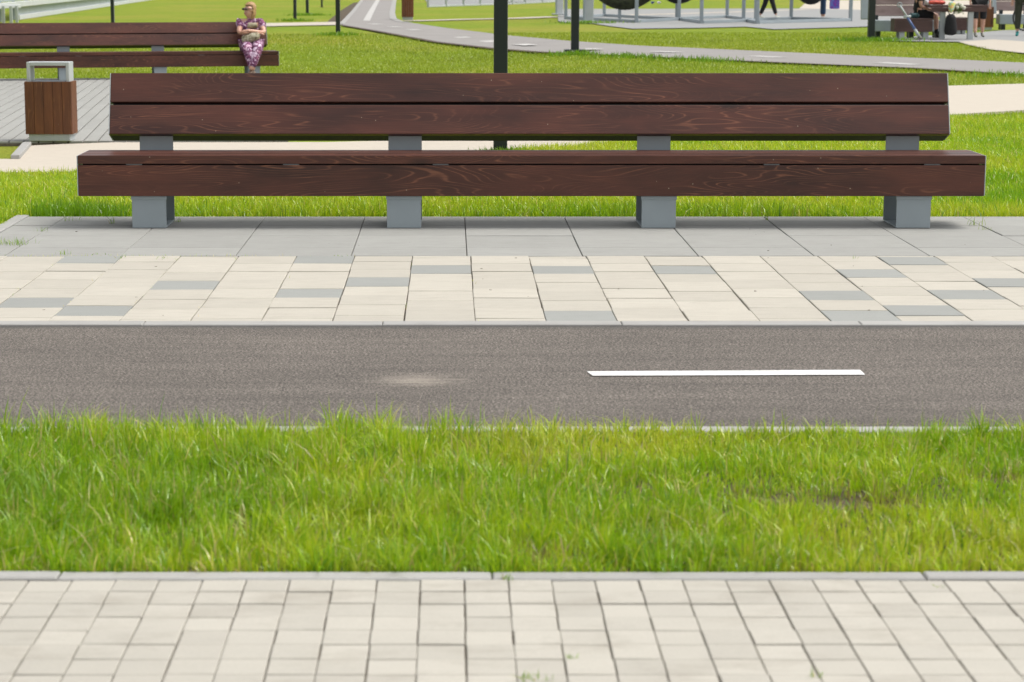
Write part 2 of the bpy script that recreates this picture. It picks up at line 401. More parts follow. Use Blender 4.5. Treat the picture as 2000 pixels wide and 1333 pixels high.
# ================================================================ THE GROUND
# one sheet to the horizon, finer near the camera
def ground():
    xs = np.concatenate([[-900, -400, -150, -60, -25], np.arange(-12, 12.1, .75), [25, 60, 150, 400, 900]])
    ys = np.concatenate([[-60, -10, 2], np.arange(4, 66, .75), [80, 110, 160, 260, 500, 1400]])
    X, Y = np.meshgrid(xs, ys); Z = T(X, Y)-.045
    nx, ny = len(xs), len(ys); v = np.stack([X.ravel(), Y.ravel(), Z.ravel()], 1)
    f = [(j*nx+i, j*nx+i+1, (j+1)*nx+i+1, (j+1)*nx+i) for j in range(ny-1) for i in range(nx-1)]
    me = bpy.data.meshes.new('ground'); me.from_pydata(v.tolist(), [], f); o = link('ground', me, 'turf', smooth=True); tag(o, kind='structure')
ground()

# ---- near footway: kerb, cream setts
yk0, yk1 = YG(1119, NEARZ), YG(1132.5, NEARZ)          # far and near edge of the kerb
XL, XR = -2.4, 3.0
fw = sheet('footway', [(-6, 2.5), (6, 2.5), (6, yk1), (-6, yk1)], NEARZ-.010, 'joint_pale')
SP = .1
xj = XA(821.5, YG(1131.5, NEARZ), NEARZ)
yn0 = yk1-.002
items = []
row = 0
y = yn0
rows = []
while y > 3.6:
    L = .094 if row == 0 else .0985
    rows.append((y-L, y)); y -= L; row += 1
ks = range(int((-2.6-xj)/SP), int((3.2-xj)/SP)+1)
pvm = [paver_mesh(SP-.0028, rows[1][1]-rows[1][0]-.0034, .05, .0018) for _ in range(1)]
pvm0 = paver_mesh(SP-.0028, .094-.0042, .05, .0018)
cand = []
for r, (ya, yb) in enumerate(rows):
    for k in ks:
        cx = xj+(k+.5)*SP
        cy = (ya+yb)/2
        # how far out of the picture
        zc = ZC(cy, NEARZ); px = CX+F*cx/zc; v = (HC-NEARZ-cy*math.tan(TH))*0
        py = CY+F*math.tan(math.atan2(HC-NEARZ, cy)-TH)
        out = max(0, -px, px-2000, py-1333)
        cand.append((out, r, k, cx, cy))
cand.sort(key=lambda c: (c[0], c[1]))
rest = []
for i, (out, r, k, cx, cy) in enumerate(cand):
    jz = random.uniform(-.0016, .0014)
    if i < 290:
        o = link('sett', pvm0 if r in (0, 1) else pvm[0], 'cream_near', fw)
        o.location = (cx+random.uniform(-.0011, .0011), cy+random.uniform(-.0012, .0012), NEARZ+jz)
        o.rotation_euler = (random.uniform(-.006, .006), random.uniform(-.006, .006), random.uniform(-.006, .006))
    elif out < 1600:
        rest.append((cx, cy, NEARZ+jz, SP-.0036, .0985-.0022 if r else .091))
joined_pavers('outer_setts', rest, .05, .0022, 'cream_near', fw)
def kerb(name, xa, xb, x0, L, ya, yb, ztop, depth, mat='kerb'):
    root = tag(empty(name), kind='structure')
    me = paver_mesh(L-.003, abs(yb-ya), depth, .004)
    k = math.floor((xa-x0)/L)
    while x0+k*L < xb:
        o = link('kerb_stone', me, mat, root); o.location = (x0+(k+.5)*L, (ya+yb)/2, ztop+random.uniform(-.002, .002)); o.rotation_euler.z = random.uniform(-.0012, .0012); k += 1
    return root
kerb('footway_kerb', -4, 5, XA(960, yk0, NEARZ), 1.0, yk1+.001, yk0, NEARZ+.004, .14)

# ---- asphalt cycle path
ya0, ya1 = YG(833), YG(634.3)
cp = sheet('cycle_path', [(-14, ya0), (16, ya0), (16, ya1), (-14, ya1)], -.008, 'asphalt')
kerb('cycle_path_kerb', -5, 6, XA(864, ya0), 1.0, ya0-.075, ya0-.001, .0, .12)
yk3 = YG(627.5)
kerb('promenade_kerb', -6, 7, XA(1213, YG(630)), 1.0, ya1+.001, yk3, .002, .12)
# painted dash
dl = [G(1146, 723.5), G(1680, 720.5), G(1690, 730), G(1158, 732)]
mk = sheet('lane_dash', dl, -.004, 'paint')
for kx in (-3.4, 3.6):   # the same dash repeats along the path outside the picture
    sheet('lane_dash', [(x+kx, y) for x, y in dl], -.004, 'paint')

# ---- promenade: cream pavers with scattered grey ones
pr = sheet('promenade', [(-14, yk3), (16, yk3), (16, YG(424)), (-14, YG(424))], -.014, 'joint')
yc0, yc1 = yk3+.001, YG(500.5)
D = (yc1-yc0)/7.45; D = .295 if abs(D-.295) < .03 else D
XJ = XA(923, YG(560)); W = .3
greys = {2: [507, 596], 3: [607], 4: [557.5], 6: [507.5, 577.5], 7: [550.5], 8: [526.5], 10: [527, 616], 12: [527], 14: [577.5, 615], 15: [534.5, 605], 16: [510, 577.5], 17: [552], 0: [548], -1: [575], 19: [590], 20: [520]}
full = paver_mesh(W-.004, D-.0035, .05, .0022)
pm_cache = {}
for c in range(-5, 26):
    xa = XJ+(c-9)*W
    g = [YG(v) for v in greys.get(c, [])]
    ph = (g[0]-D/2) if g else yc1-D*(0 if (c % 2) else .5)
    ph = ph-math.floor((ph-yc0)/D)*D                   # first joint above yc0
    edges = [yc0]+[ph+k*D for k in range(0, 12) if yc0+.03 < ph+k*D < yc1-.03]+[yc1]
    for a, b in zip(edges[:-1], edges[1:]):
        L = b-a; isg = any(a-.02 < q < b+.02 and abs((a+b)/2-q) < D*.55 for q in g)
        me = pm_cache.setdefault((round(L, 2), isg), None)
        if me is None: me = paver_mesh(W-.004, round(L, 2)-.0035, .05, .0022); pm_cache[(round(L, 2), isg)] = me
        o = link('paver', me, 'grey_tile' if isg else 'cream', pr)
        o.location = (xa+W/2+random.uniform(-.002, .002), (a+b)/2, random.uniform(-.0025, .0015))
        o.rotation_euler = (random.uniform(-.005, .005), random.uniform(-.004, .004), random.uniform(-.005, .005))
# grey slabs under the bench
ys0, ys1 = yc1+.003, YG(423.5)
XS = XA(909.5, YG(460)); WS = .6
XLEFT = XA(52, YG(424))
grow = [ys0, YG(484), YG(461), YG(441), ys1]
for c in range(-7, 12):
    xa = XS+c*WS; xb = xa+WS
    if xb < XLEFT+.05: continue
    xa = max(xa, XLEFT+.004)
    for a, b in zip(grow[:-1], grow[1:]):
        me = paver_mesh(xb-xa-.0042, b-a-.0075, .06, .0025)
        o = link('slab', me, 'grey_slab', pr); o.location = ((xa+xb)/2, (a+b)/2, random.uniform(-.0015, .0015)); o.rotation_euler = (random.uniform(-.002, .002), random.uniform(-.002, .002), random.uniform(-.0012, .0012))
kb = B(); kb.box(XLEFT-.075, XLEFT, ys0, ys1+.07, -.1, .004, .004); kb.box(XLEFT+.001, 9, ys1+.003, ys1+.04, -.1, -.004, .004)
o = kb.build('slab_edging', 'kerb'); tag(o, kind='structure')
sheet('soil_corner', [(-14, ys0+.01), (XLEFT-.07, ys0+.01), (XLEFT-.07, YG(423)), (-14, YG(423))], -.010, 'turf')

# ---- cream path behind the bench and the grey deck
near_edge = pxs((-700, 336), (0, 334), (150, 332), (520, 316), (907, 291.5), (1100, 283.5), (1500, 252), (1855, 222), (2000, 213), (2500, 186))
far_edge = pxs((2500, 146), (2000, 162), (1852, 166), (1500, 192), (1000, 226), (900, 236), (760, 272), (640, 275.4), (220, 276), (118, 279.5), (45, 283), (22, 308), (-700, 310))
CPATH = near_edge+far_edge
sheet('cream_path', CPATH, -.012, 'path_cream', .03, res=.75)
# kerb edging along the corner patch
for a, b in (((45, 282.5), (21, 308.5)),):
    A, Bp = G(*a), G(*b); z = float(T(*A))
    e = B(); e.beam((A[0]+.04, A[1], z-.01), (Bp[0]+.04, Bp[1], z-.01), .08, .07); o = e.build('path_kerb', 'kerb'); tag(o, kind='structure')
# deck of narrow grey slabs
VP = math.atan((492-CX)/F*1.0)
ddir = Vector((math.sin(VP), math.cos(VP), 0)); dper = Vector((math.cos(VP), -math.sin(VP), 0))
O = Vector((*G(220, 275.6), 0)); O.z = -.175
far = Vector((*G(220, 155), 0)); DL = (far-O).dot(ddir)
pw = 28.4/(F/ZC(O.y, -.175))/abs(dper.x)
cu = O-ddir*.02; 
dk = B(); 
n0, n1 = -22, 12
cs = [cu+dper*(n0*pw), cu+dper*(n1*pw), cu+dper*(n1*pw)+ddir*(DL+.3), cu+dper*(n0*pw)+ddir*(DL+.3)]
deckpoly = [(c.x, c.y) for c in cs]
bmv = bmesh.new(); vv = [bmv.verts.new((c.x, c.y, -.19)) for c in cs]+[bmv.verts.new((c.x, c.y, -.28)) for c in cs]
bmv.faces.new(vv[:4]); [bmv.faces.new((vv[i], vv[(i+1) % 4], vv[4+(i+1) % 4], vv[4+i])) for i in range(4)]
bmesh.ops.recalc_face_normals(bmv, faces=bmv.faces[:]); me = bpy.data.meshes.new('terrace'); bmv.to_mesh(me); bmv.free()
deck = link('terrace', me, 'joint'); tag(deck, kind='structure')
LP = (DL+.3)/8
dm = paver_mesh(pw-.016, LP-.006, .05, .003)
for c in range(n0, n1):
    for r in range(8):
        off = (c % 3)*LP/3
        o = link('slab', dm, 'grey_slab', deck)
        if r == 7: o.data = pm_cache.setdefault(('d', c % 3), paver_mesh(pw-.016, LP-off-.006, .05, .003)); 
        if r == 7 and len(o.data.materials) == 0: o.data.materials.append(M['grey_slab'])
        LL = LP if r < 7 else LP-off
        p = cu+dper*((c+.5)*pw)+ddir*(off+r*LP+LL/2); o.location = (p.x, p.y, -.171+random.uniform(-.001, .001)); o.rotation_euler = (0, 0, -VP)
        if r == 0 and off:
            q = link('slab', paver_mesh(pw-.016, off-.006, .05, .003), 'grey_slab', deck); p = cu+dper*((c+.5)*pw)+ddir*(off/2); q.location = (p.x, p.y, -.171); q.rotation_euler = (0, 0, -VP)

# ---- distant asphalt path, plaza
up = [(770, 2), (766, 25), (768, 36), (778, 41), (800, 43.5), (880, 55), (1000, 69), (1115, 79), (1250, 88), (1500, 99), (1700, 108), (1850, 114), (2000, 121), (2400, 142)]
lo = [(2400, 166), (2000, 144), (1780, 131), (1500, 119.5), (1200, 106), (1050, 100), (960, 93), (850, 80.5), (750, 62), (700, 54), (668, 48), (690, 22), (706, 2)]
bg_pts = pxs(*up)+pxs(*lo)
topc = [(706, 2), (730, -14), (790, -14), (770, 2)]
bike = sheet('far_cycle_path', pxs(*(up+lo)), -.015, 'asphalt_far')
sheet('far_cycle_path_end', pxs((770, 1.9), (706, 1.9), (712, -10), (745, -22), (790, -22), (775, -10)), -.013, 'asphalt_far')
def edge_line(name, pts, wd, z, mat):
    g = [Vector((*G(*p), 0)) for p in pts]
    L = []; R = []
    for i, p in enumerate(g):
        d = (g[min(i+1, len(g)-1)]-g[max(i-1, 0)]).normalized(); nrm = Vector((-d.y, d.x, 0)); L.append(p+nrm*wd/2); R.append(p-nrm*wd/2)
    return sheet(name, [(p.x, p.y) for p in L]+[(p.x, p.y) for p in reversed(R)], z, mat)
edge_line('far_path_kerb', [(775, -8), (770, 2), (766, 25), (768, 36), (780, 41.6), (800, 43.8)], .22, -.004, 'kerb')
edge_line('far_path_kerb', [(712, -8), (704, 4), (690, 22), (667, 47)], .16, -.004, 'kerb')
edge_line('far_path_edge', [(668, 49), (750, 63), (850, 81.5), (960, 94), (1050, 101), (1200, 107), (1500, 120.5), (1780, 132), (2000, 145)], .16, -.006, 'soil')
for (xa, xb, yy, sl_) in [(725, 741, 46, .06), (764, 778, 51.5, .08), (801, 815, 57, .1), (843, 858, 64, .12), (893, 909, 71, .13), (948, 966, 79, .12), (1014, 1037, 85.5, .09), (1146, 1168, 94, .05), (1280, 1327, 99.5, .04), (1470, 1527, 108.5, .05), (1716, 1790, 121, .06)]:
    A = Vector((*G(xa, yy), 0)); Bv = Vector((*G(xb, yy+(xb-xa)*sl_), 0)); d = (Bv-A).normalized(); nn = Vector((-d.y, d.x, 0))*(.16)
    sheet('far_lane_dash', [(A+nn).to_tuple()[:2], (Bv+nn).to_tuple()[:2], (Bv-nn).to_tuple()[:2], (A-nn).to_tuple()[:2]], -.009, 'worn_paint')
edge_line('far_centre_line', [(716, 40), (722, 28), (731, 12), (737, 2), (741, -8)], .22, -.009, 'worn_paint')
sheet('soil_strip', pxs((640, 40), (668, 44.5), (688, 20), (702, 3), (690, 5), (668, 18)), -.028, 'soil')
sheet('crossing_path', pxs((300, 46), (533, 44), (600, 42.8), (667, 41.5), (667, 47.5), (600, 48.5), (533, 50), (300, 53)), -.02, 'path_cream')
edge_line('thin_path', [(798, 39.8), (900, 37), (1000, 35), (1090, 31.5)], .95, -.02, 'path_cream')
sheet('plaza', pxs((1100, 43), (1160, 45), (1188, 49.5), (1235, 55), (1380, 53), (1455, 51), (1512, 56), (1690, 51), (1790, 44.8), (1790, 30), (1700, 19), (1560, 16), (1090, 17), (1090, 40)), -.02, 'plaza')
edge_line('thin_path', [(1158, 30.5), (1300, 27), (1450, 22.5), (1580, 18)], .8, -.014, 'path_cream')
sheet('plaza_back', pxs((1560, 17), (1700, 20), (1790, 31), (2300, 40), (2300, 0), (1580, 0), (1570, 8)), -.024, 'path_cream')
sheet('table_yard', pxs((1738, 78.5), (1790, 79), (1870, 80), (1890, 86), (1935, 95), (2000, 102), (2300, 116), (2300, 52), (1960, 58), (1860, 66), (1800, 69), (1738, 72.5)), -.02, 'plaza')
sheet('table_yard_apron', pxs((1872, 80.5), (1892, 86.5), (1935, 95.5), (2000, 102.5), (2300, 116.5), (2300, 92), (2000, 80), (1940, 76)), -.014, 'path_cream')
sheet('far_forecourt', pxs((840, 12), (960, 8), (985, 4.5), (1085, 2), (1100, -14), (820, -14)), -.02, 'plaza')

# ================================================================ GRASS
def pnoise(x, y, s, seed=0):
    """cheap smooth value noise for numpy arrays"""
    rs = np.random.RandomState(seed); g = rs.rand(64, 64)
    fx, fy = np.asarray(x)*s+100.3*(seed+1), np.asarray(y)*s+57.1*(seed+2)
    ix, iy = np.floor(fx).astype(int), np.floor(fy).astype(int); tx, ty = fx-ix, fy-iy
    tx, ty = tx*tx*(3-2*tx), ty*ty*(3-2*ty)
    a = g[ix % 64, iy % 64]; b = g[(ix+1) % 64, iy % 64]; c = g[ix % 64, (iy+1) % 64]; d = g[(ix+1) % 64, (iy+1) % 64]
    return (a*(1-tx)+b*tx)*(1-ty)+(c*(1-tx)+d*tx)*ty
def fbm(x, y, s, seed=0): return (pnoise(x, y, s, seed)+.5*pnoise(x, y, s*2.1, seed+3)+.25*pnoise(x, y, s*4.3, seed+7))/1.75
def inpoly(px, py, poly):
    r = np.zeros(len(px), bool); j = len(poly)-1
    for i in range(len(poly)):
        xi, yi = poly[i]; xj_, yj = poly[j]
        if yi != yj:
            r ^= ((yi > py) != (yj > py)) & (px < (xj_-xi)*(py-yi)/(yj-yi)+xi)
        j = i
    return r
def blades(name, x, y, z, h, wd, col, segs=3, lean=.45, parent=None, rng=None, la=None):
    n = len(x); rng = rng or np.random
    a = rng.rand(n)*2*np.pi; la = rng.rand(n)*2*np.pi if la is None else la; ln = np.abs(rng.randn(n))*lean
    ca, sa = np.cos(a)*wd/2, np.sin(a)*wd/2
    V = []; nv = 2*segs+1
    P = np.empty((n, nv, 3), np.float32)
    for k in range(segs+1):
        t = k/segs; bx_ = np.cos(la)*h*ln*t**2; by_ = np.sin(la)*h*ln*t**2; bz = h*t*(1-.35*np.minimum(ln, 1.4)*t)
        wk = (1-t**1.7)*(.75+.5*t if t < .5 else 1)
        if k < segs:
            P[:, 2*k] = np.stack([x+bx_-ca*wk, y+by_-sa*wk, z+bz], 1); P[:, 2*k+1] = np.stack([x+bx_+ca*wk, y+by_+sa*wk, z+bz], 1)
        else: P[:, 2*k] = np.stack([x+bx_, y+by_, z+bz], 1)
    quads = []; 
    base = (np.arange(n)*nv)[:, None]
    q = np.concatenate([base+np.array([2*k, 2*k+1, 2*k+3, 2*k+2]) for k in range(segs-1)], 1).reshape(-1) if segs > 1 else np.zeros(0, int)
    nq = n*(segs-1)
    tr = (base+np.array([2*segs-2, 2*segs-1, 2*segs])).reshape(-1)
    loops = np.concatenate([q, tr]).astype(np.int32)
    starts = np.concatenate([np.arange(nq)*4, nq*4+np.arange(n)*3]).astype(np.int32); 
    me = bpy.data.meshes.new(name); me.vertices.add(n*nv); me.vertices.foreach_set('co', P.reshape(-1))
    me.loops.add(len(loops)); me.loops.foreach_set('vertex_index', loops)
    me.polygons.add(nq+n); me.polygons.foreach_set('loop_start', starts)
    me.update(calc_edges=True)
    at = me.attributes.new('Col', 'FLOAT_COLOR', 'POINT'); C = np.ones((n, nv, 4), np.float32); C[:, :, :3] = col[:, None, :]
    at.data.foreach_set('color', C.reshape(-1))
    o = link(name, me, 'blade', parent); return o
GC = np.array([[.205, .385, .006], [.315, .475, .009], [.44, .555, .016], [.53, .56, .05], [.58, .48, .2], [.15, .31, .03]])
def gcol(n, x, y, s=1.5, seed=3, dry=.05, bias=0):
    f = fbm(x, y, s, seed)+np.random.randn(n)*.17+bias; f = np.clip((f-.15)/.7, 0, .999)*3
    i = f.astype(int); t = (f-i)[:, None]; c = GC[i]*(1-t)+GC[np.minimum(i+1, 3)]*t
    d = np.random.rand(n) < dry*(.4+1.6*fbm(x, y, 2.2, 11)); c[d] = GC[4]*(.7+.6*np.random.rand(d.sum(), 1))
    d = np.random.rand(n) < .06; c[d] = GC[5]
    return c*(.85+.3*np.random.rand(n, 1))
# --- near verge
yv0, yv1 = yk0+.004, ya0-.078
def vergez(x, y): 
    t = (y-yv0)/(yv1-yv0); return NEARZ*(1-t)-.02*np.minimum(1, t*8)*1.0+.035*np.sin(np.pi*np.clip(t, 0, 1))*fbm(x, y, 2.5, 5)-.008+.014*sstep(t, .8, 1)
gx, gy = np.meshgrid(np.arange(-14, 16.1, .15), np.linspace(yv0, yv1, 14)); gz = vergez(gx, gy)-.004
nx_ = gx.shape[1]; f = [(j*nx_+i, j*nx_+i+1, (j+1)*nx_+i+1, (j+1)*nx_+i) for j in range(gx.shape[0]-1) for i in range(nx_-1)]
me = bpy.data.meshes.new('verge_soil'); me.from_pydata(np.stack([gx.ravel(), gy.ravel(), gz.ravel()], 1).tolist(), [], f)
tag(link('verge_soil', me, 'soil', smooth=True), kind='structure')
hx, hy = G(1640, 985, .03); hx2, hy2 = G(1935, 930, .03); hx3, hy3 = G(820, 852, .0); hx4, hy4 = G(1030, 1095, .05); hx5, hy5 = G(1470, 972, .03)
HOLES = [(hx, hy, .17, .085), (hx2, hy2, .07, .05), (hx3, hy3, .07, .04), (hx4, hy4, .05, .05), (hx5, hy5, .05, .04)]
n = 160000; nc = 7500
kx, ky = np.random.uniform(-2.3, 2.9, nc), np.random.uniform(yv0, yv1+.01, nc); kh = np.random.uniform(.55, 1.4, nc); kt = np.random.randn(nc)
ci = np.random.randint(0, nc, n); incl = np.random.rand(n) < .72
ox, oy = np.random.randn(n)*.017, np.random.randn(n)*.017
x = np.where(incl, kx[ci]+ox, np.random.uniform(-2.3, 2.9, n)); y = np.clip(np.where(incl, ky[ci]+oy, np.random.uniform(yv0, yv1+.01, n)), yv0+.003, yv1+.01)
HF = np.where(incl, kh[ci], .75); TNE = np.where(incl, kt[ci], 0); LA = np.where(incl, np.arctan2(oy, ox), np.random.rand(n)*6.28)+np.random.randn(n)*.5
cl = fbm(x, y, 3.2, 21); cl2 = pnoise(x, y, 14, 31)
keep = np.random.rand(n) < np.clip(.45+1.1*cl2*cl+.25, 0, 1)
hd = np.ones(n)*9
for a, b, ra, rb in HOLES:
    d = np.sqrt(((x-a)/ra)**2+((y-b)/rb)**2); keep &= ~((d < 1) & (np.random.rand(n) < .9-.35*d)); hd = np.minimum(hd, d)
x, y, cl, cl2, hd, HF, TNE, LA = [q[keep] for q in (x, y, cl, cl2, hd, HF, TNE, LA)]; n = len(x)
z = vergez(x, y)-.004
left = 1-sstep(x, -.3, 1.2)
h = HF*(.028+.049*np.random.rand(n)**1.2)*(.70+.75*cl)*(.86+.35*left)*(.75+.5*cl2)
tt = (y-yv0)/(yv1-yv0)
h *= (.85+.15*np.minimum(1, (y-yv0)/.15))*(1-.02*sstep(tt, .85, 1))*(.70+.55*fbm(x, y, 1.1, 77)); h *= np.clip(.45+.35*hd, .45, 1)
tall = np.random.rand(n) < .0035; h[tall] *= 1.75
wd = np.random.uniform(.0026, .0064, n)
col = gcol(n, x, y, 1.6, 3, .07, .12*(1-left)-.12+.10*TNE)
lush = cl > .62; col[lush] = col[lush]*.88
kk = hd < 1.35; col[kk & (np.random.rand(n) < .55)] = GC[4]*.45
g = blades('grass', x, y, z, h, wd, col, 3, .54, la=LA)
tag(g, 'tall bright green grass filling the verge between footway and cycle path', 'grass', kind='stuff')
# sparse long stems and dry straws on the verge
n = 460; x = np.random.uniform(-2.3, 2.9, n); y = np.random.uniform(yv0, yv1, n); z = vergez(x, y)
g = blades('dry_straw', x, y, z+.02, np.random.uniform(.05, .11, n), np.random.uniform(.0018, .0035, n), np.tile([.50, .45, .24], (n, 1))*np.random.uniform(.6, 1.1, (n, 1)), 3, 1.9)
tag(g, 'pale dry straws lying among the verge grass', 'straw', kind='stuff')
n = 70; x = np.random.uniform(-2., 2.6, n); y = yv1-np.abs(np.random.randn(n))*.18; z = vergez(x, y)
g = blades('seed_stems', x, y, z, np.random.uniform(.07, .15, n), np.random.uniform(.0012, .0022, n), np.tile([.25, .30, .09], (n, 1)), 3, .25)
tag(g, 'thin seed stems standing above the verge grass', 'grass stems', kind='stuff')
# verge outside the picture
n = 45000; x = np.concatenate([np.random.uniform(-8, -2.3, n//2), np.random.uniform(2.9, 9, n-n//2)]); y = np.random.uniform(yv0, yv1, n)
g = blades('outer_grass', x, y, vergez(x, y), np.random.uniform(.04, .09, n), np.full(n, .008), gcol(n, x, y, 1.6, 3), 2, .5)
tag(g, 'green verge grass continuing past both sides', 'grass', kind='stuff')
# --- the lawn behind the slabs
patch = pxs((-400, 283.5), (44, 283.5), (21, 307), (-400, 308))
n = 260000
x = np.random.uniform(-4.8, 7.2, n); y = ys1+.045+(np.random.rand(n)**1.15)*9.5
m_ = ~inpoly(x, y, CPATH) & ~inpoly(x, y, deckpoly) & (y < np.interp(x, [-4.8, 0, 4.0, 7.2], [19, 19, 23.5, 26]))
xl = np.random.uniform(-4.8, XLEFT-.08, 9000); yl = np.random.uniform(YG(446), ys1+.06, 9000)
x, y = np.concatenate([x[m_], xl]), np.concatenate([y[m_], yl]); n = len(x)
cl = fbm(x, y, 1.4, 41); edge = 1-sstep(y, ys1, ys1+.8)
h = (.025+.045*np.random.rand(n))*(.5+.9*cl)*(1+.55*edge)
cp_ = XA(150, YG(420)); cpr = XA(1520, YG(300))
d = np.sqrt(((x-cp_)/.32)**2+((y-(ys1+.25))/.35)**2); h *= 1+.9*np.clip(1.3-d, 0, 1)
col = gcol(n, x, y, .8, 13, .03, .06); dd = d < 1; col[dd] = GC[0]*(.7+.4*np.random.rand(dd.sum(), 1))
g = blades('grass', x, y, T(x, y)-.03, h+.02, np.random.uniform(.005, .010, n)*(1+.02*(y-13)), col, 2, .65)
tag(g, 'bright green lawn behind the grey slabs and long bench', 'grass', kind='stuff')
# --- middle lawn
n = 230000
y = ys1+9.0+(np.random.rand(n)**1.3)*34; x = np.random.uniform(-.27, .32, n)*y
n2 = 40000; y2 = np.random.uniform(24, 34, n2); x2 = np.random.uniform(-.30, -.06, n2)*y2
x, y = np.concatenate([x, x2]), np.concatenate([y, y2])
m_ = ~inpoly(x, y, CPATH) & ~inpoly(x, y, deckpoly) & ~inpoly(x, y, bg_pts)
for nm in ('plaza', 'table_yard', 'crossing_path'):
    me = bpy.data.objects[nm].data
YP = pxs((1735, 80), (1870, 82), (2000, 104), (2300, 118), (2300, 45), (1738, 71)); m_ &= ~inpoly(x, y, YP)
PZ = pxs((1085, 46), (1235, 57), (1455, 53), (1512, 58), (1690, 53), (1790, 44), (1790, 10), (1085, 10)); m_ &= ~inpoly(x, y, PZ)
x, y = x[m_], y[m_]; n = len(x); cl = fbm(x, y, .9, 51)
h = (.010+.022*np.random.rand(n))*(.4+1.1*cl); tf = pnoise(x, y, .9, 61) > .86; h[tf] *= 1.8
col = gcol(n, x, y, .35, 17, .02, .10+.008*(y-24)); col[tf] *= .7; col = col*.22+.78*np.array([[.30, .385, .022]])*(.8+.4*fbm(x, y, .5, 71))[:, None]; col *= .86
g = blades('grass', x, y, T(x, y)-.04, h+.022, np.random.uniform(.007, .013, n)*(y/26), col, 2, .5)
tag(g, 'short sunlit park lawn between the far cycle path and the cream path', 'grass', kind='stuff')

# ================================================================ BENCHES
def bench(name, loc, rz, label, L=5.20, wood_mat='wood'):
    """origin under the middle of the seat's front edge; local +Y goes to the back"""
    r = empty(name, loc, rz); tag(r, label, 'bench', 'long wooden benches on steel legs')
    S = L/2
    zb, zt, gap = BZ['front_bottom'], BZ['seat_top'], .008
    tb = .048
    centred_box('front_plank', wood_mat, r, -S, S, 0, .045, zb, zt-tb-gap, .004)
    d = BZ['depth']; nb = 3; wv = (d-.01*(nb-1))/nb
    for k in range(nb):
        centred_box('seat_plank', wood_mat, r, -S, S, k*(wv+.01), k*(wv+.01)+wv, zt-tb, zt, .004)
    for s in (-1, 1):
        e = B(); e.box(s*(S+.001) if s > 0 else -S-.006, s*(S+.006) if s > 0 else -S-.001, 0.002, d, zb+.003, zt-.002, .001); e.build('end_plate', 'pale_steel', r)
    b = B(); b.box(-S+.02, S-.02, .05, .10, zb+.02, zt-tb-.002, .002); b.build('seat_gap_shade', 'pole', r)  # added black filler stands in for the shade in the slot under the seat
    # tie bars between the front plank and the seat boards
    for x in [-S+.32, -S+L*.235, -S+L*.40, S-L*.235, S-.30]:
        b = B(); b.box(x-.045, x+.045, .006, .05, zt-tb-gap+.001, zt-tb-.001); b.build('bracket', 'pole_side', r)
    # backrest
    yb, zbk, ln, al = BZ['back_y'], BZ['back_bottom'], BZ['back_len'], BZ['lean']
    Sb = BZ['back_half']; pl = (ln-.018)/2; piv = (0, yb, zbk)
    centred_box('back_plank', wood_mat, r, -Sb, Sb, yb, yb+.045, zbk, zbk+pl, .004, -al, piv)
    centred_box('back_plank', wood_mat, r, -Sb, Sb, yb, yb+.045, zbk+pl+.018, zbk+ln, .004, -al, piv)
    centred_box('underside_shade', 'rubber', r, -Sb, Sb, yb+.046, yb+.165, zbk+.001, zbk+.045, .003, -al, piv)  # near-black colour paints the shade on the underside of the backrest
    centred_box('top_plank', wood_mat, r, -Sb, Sb, yb+.046, yb+.11, zbk+ln-.045, zbk+ln-.001, .003, -al, piv)
    centred_box('back_gap_shade', 'pole', r, -Sb+.01, Sb-.01, yb+.0465, yb+.052, zbk+.06, zbk+ln-.05, .001, -al, piv)  # added black sheet stands in for shade in the gap between back planks
    for s in (-1, 1):
        x0 = s*(Sb+.0035)
        centred_box('end_plate', 'pale_steel', r, x0-.0025, x0+.0025, yb+.001, yb+.15, zbk+.001, zbk+ln-.001, .001, -al, piv)
    # legs: a folded plate, front face, foot and the back upright that carries the backrest
    sp = BZ['spacing']; hw = BZ['leg_half']; y1 = BZ['leg_y']; dl_ = BZ['leg_depth']
    for k in range(4):
        cx = BZ['leg_x0']+k*sp
        b = B()
        b.box(cx-hw, cx+hw, y1, y1+.008, 0.001, zb+.01, .002)
        b.box(cx-hw, cx+hw, y1+.0085, y1+dl_-.0005, 0.001, .010, .001)
        b.box(cx-hw, cx+hw, y1+dl_, y1+dl_+.008, 0.001, zbk+.03, .002)
        b.box(cx-hw+.01, cx+hw-.01, y1+.009, y1+dl_-.001, zb+.02, zb+.03, .001)
        b.box(cx-hw-.004, cx+hw+.004, y1-.006, y1-.0005, zb-.022, zb-.002, .001)
        b.build('leg', 'steel', r)
        c = B(); c.box(cx-.05, cx+.05, yb+.055, yb+.063, 0, ln*.8, .001, Matrix.Rotation(-al, 3, 'X'), (cx, yb, 0))
        o = c.build('back_bracket', 'steel', r); o.location.z = zbk
    return r
LY = YG(446.5)                       # front plate of the legs
FY = LY-.025                         # front face of the seat
BZ = dict(front_bottom=ZA(384, FY), seat_top=ZA(304.5, FY), spacing=(1785.5-290.5)/3/(F/ZC(LY+.1, .1))*.999, leg_half=33.5/(F/ZC(LY, .2)), leg_y=.025)
zc_back = None
# seat depth: the far edge of the seat top shows at row 290.5
dd_ = .3
for _ in range(60):
    if ZA(290.5, FY+dd_) < BZ['seat_top']: dd_ += .01
    else: break
BZ['depth'] = min(max(dd_, .4), .54)
BZ['leg_depth'] = BZ['depth']-.03
BZ['back_y'] = BZ['depth']-.055
YB = FY+BZ['back_y']
BZ['back_bottom'] = ZA(262.5, YB); BZ['lean'] = math.radians(19)
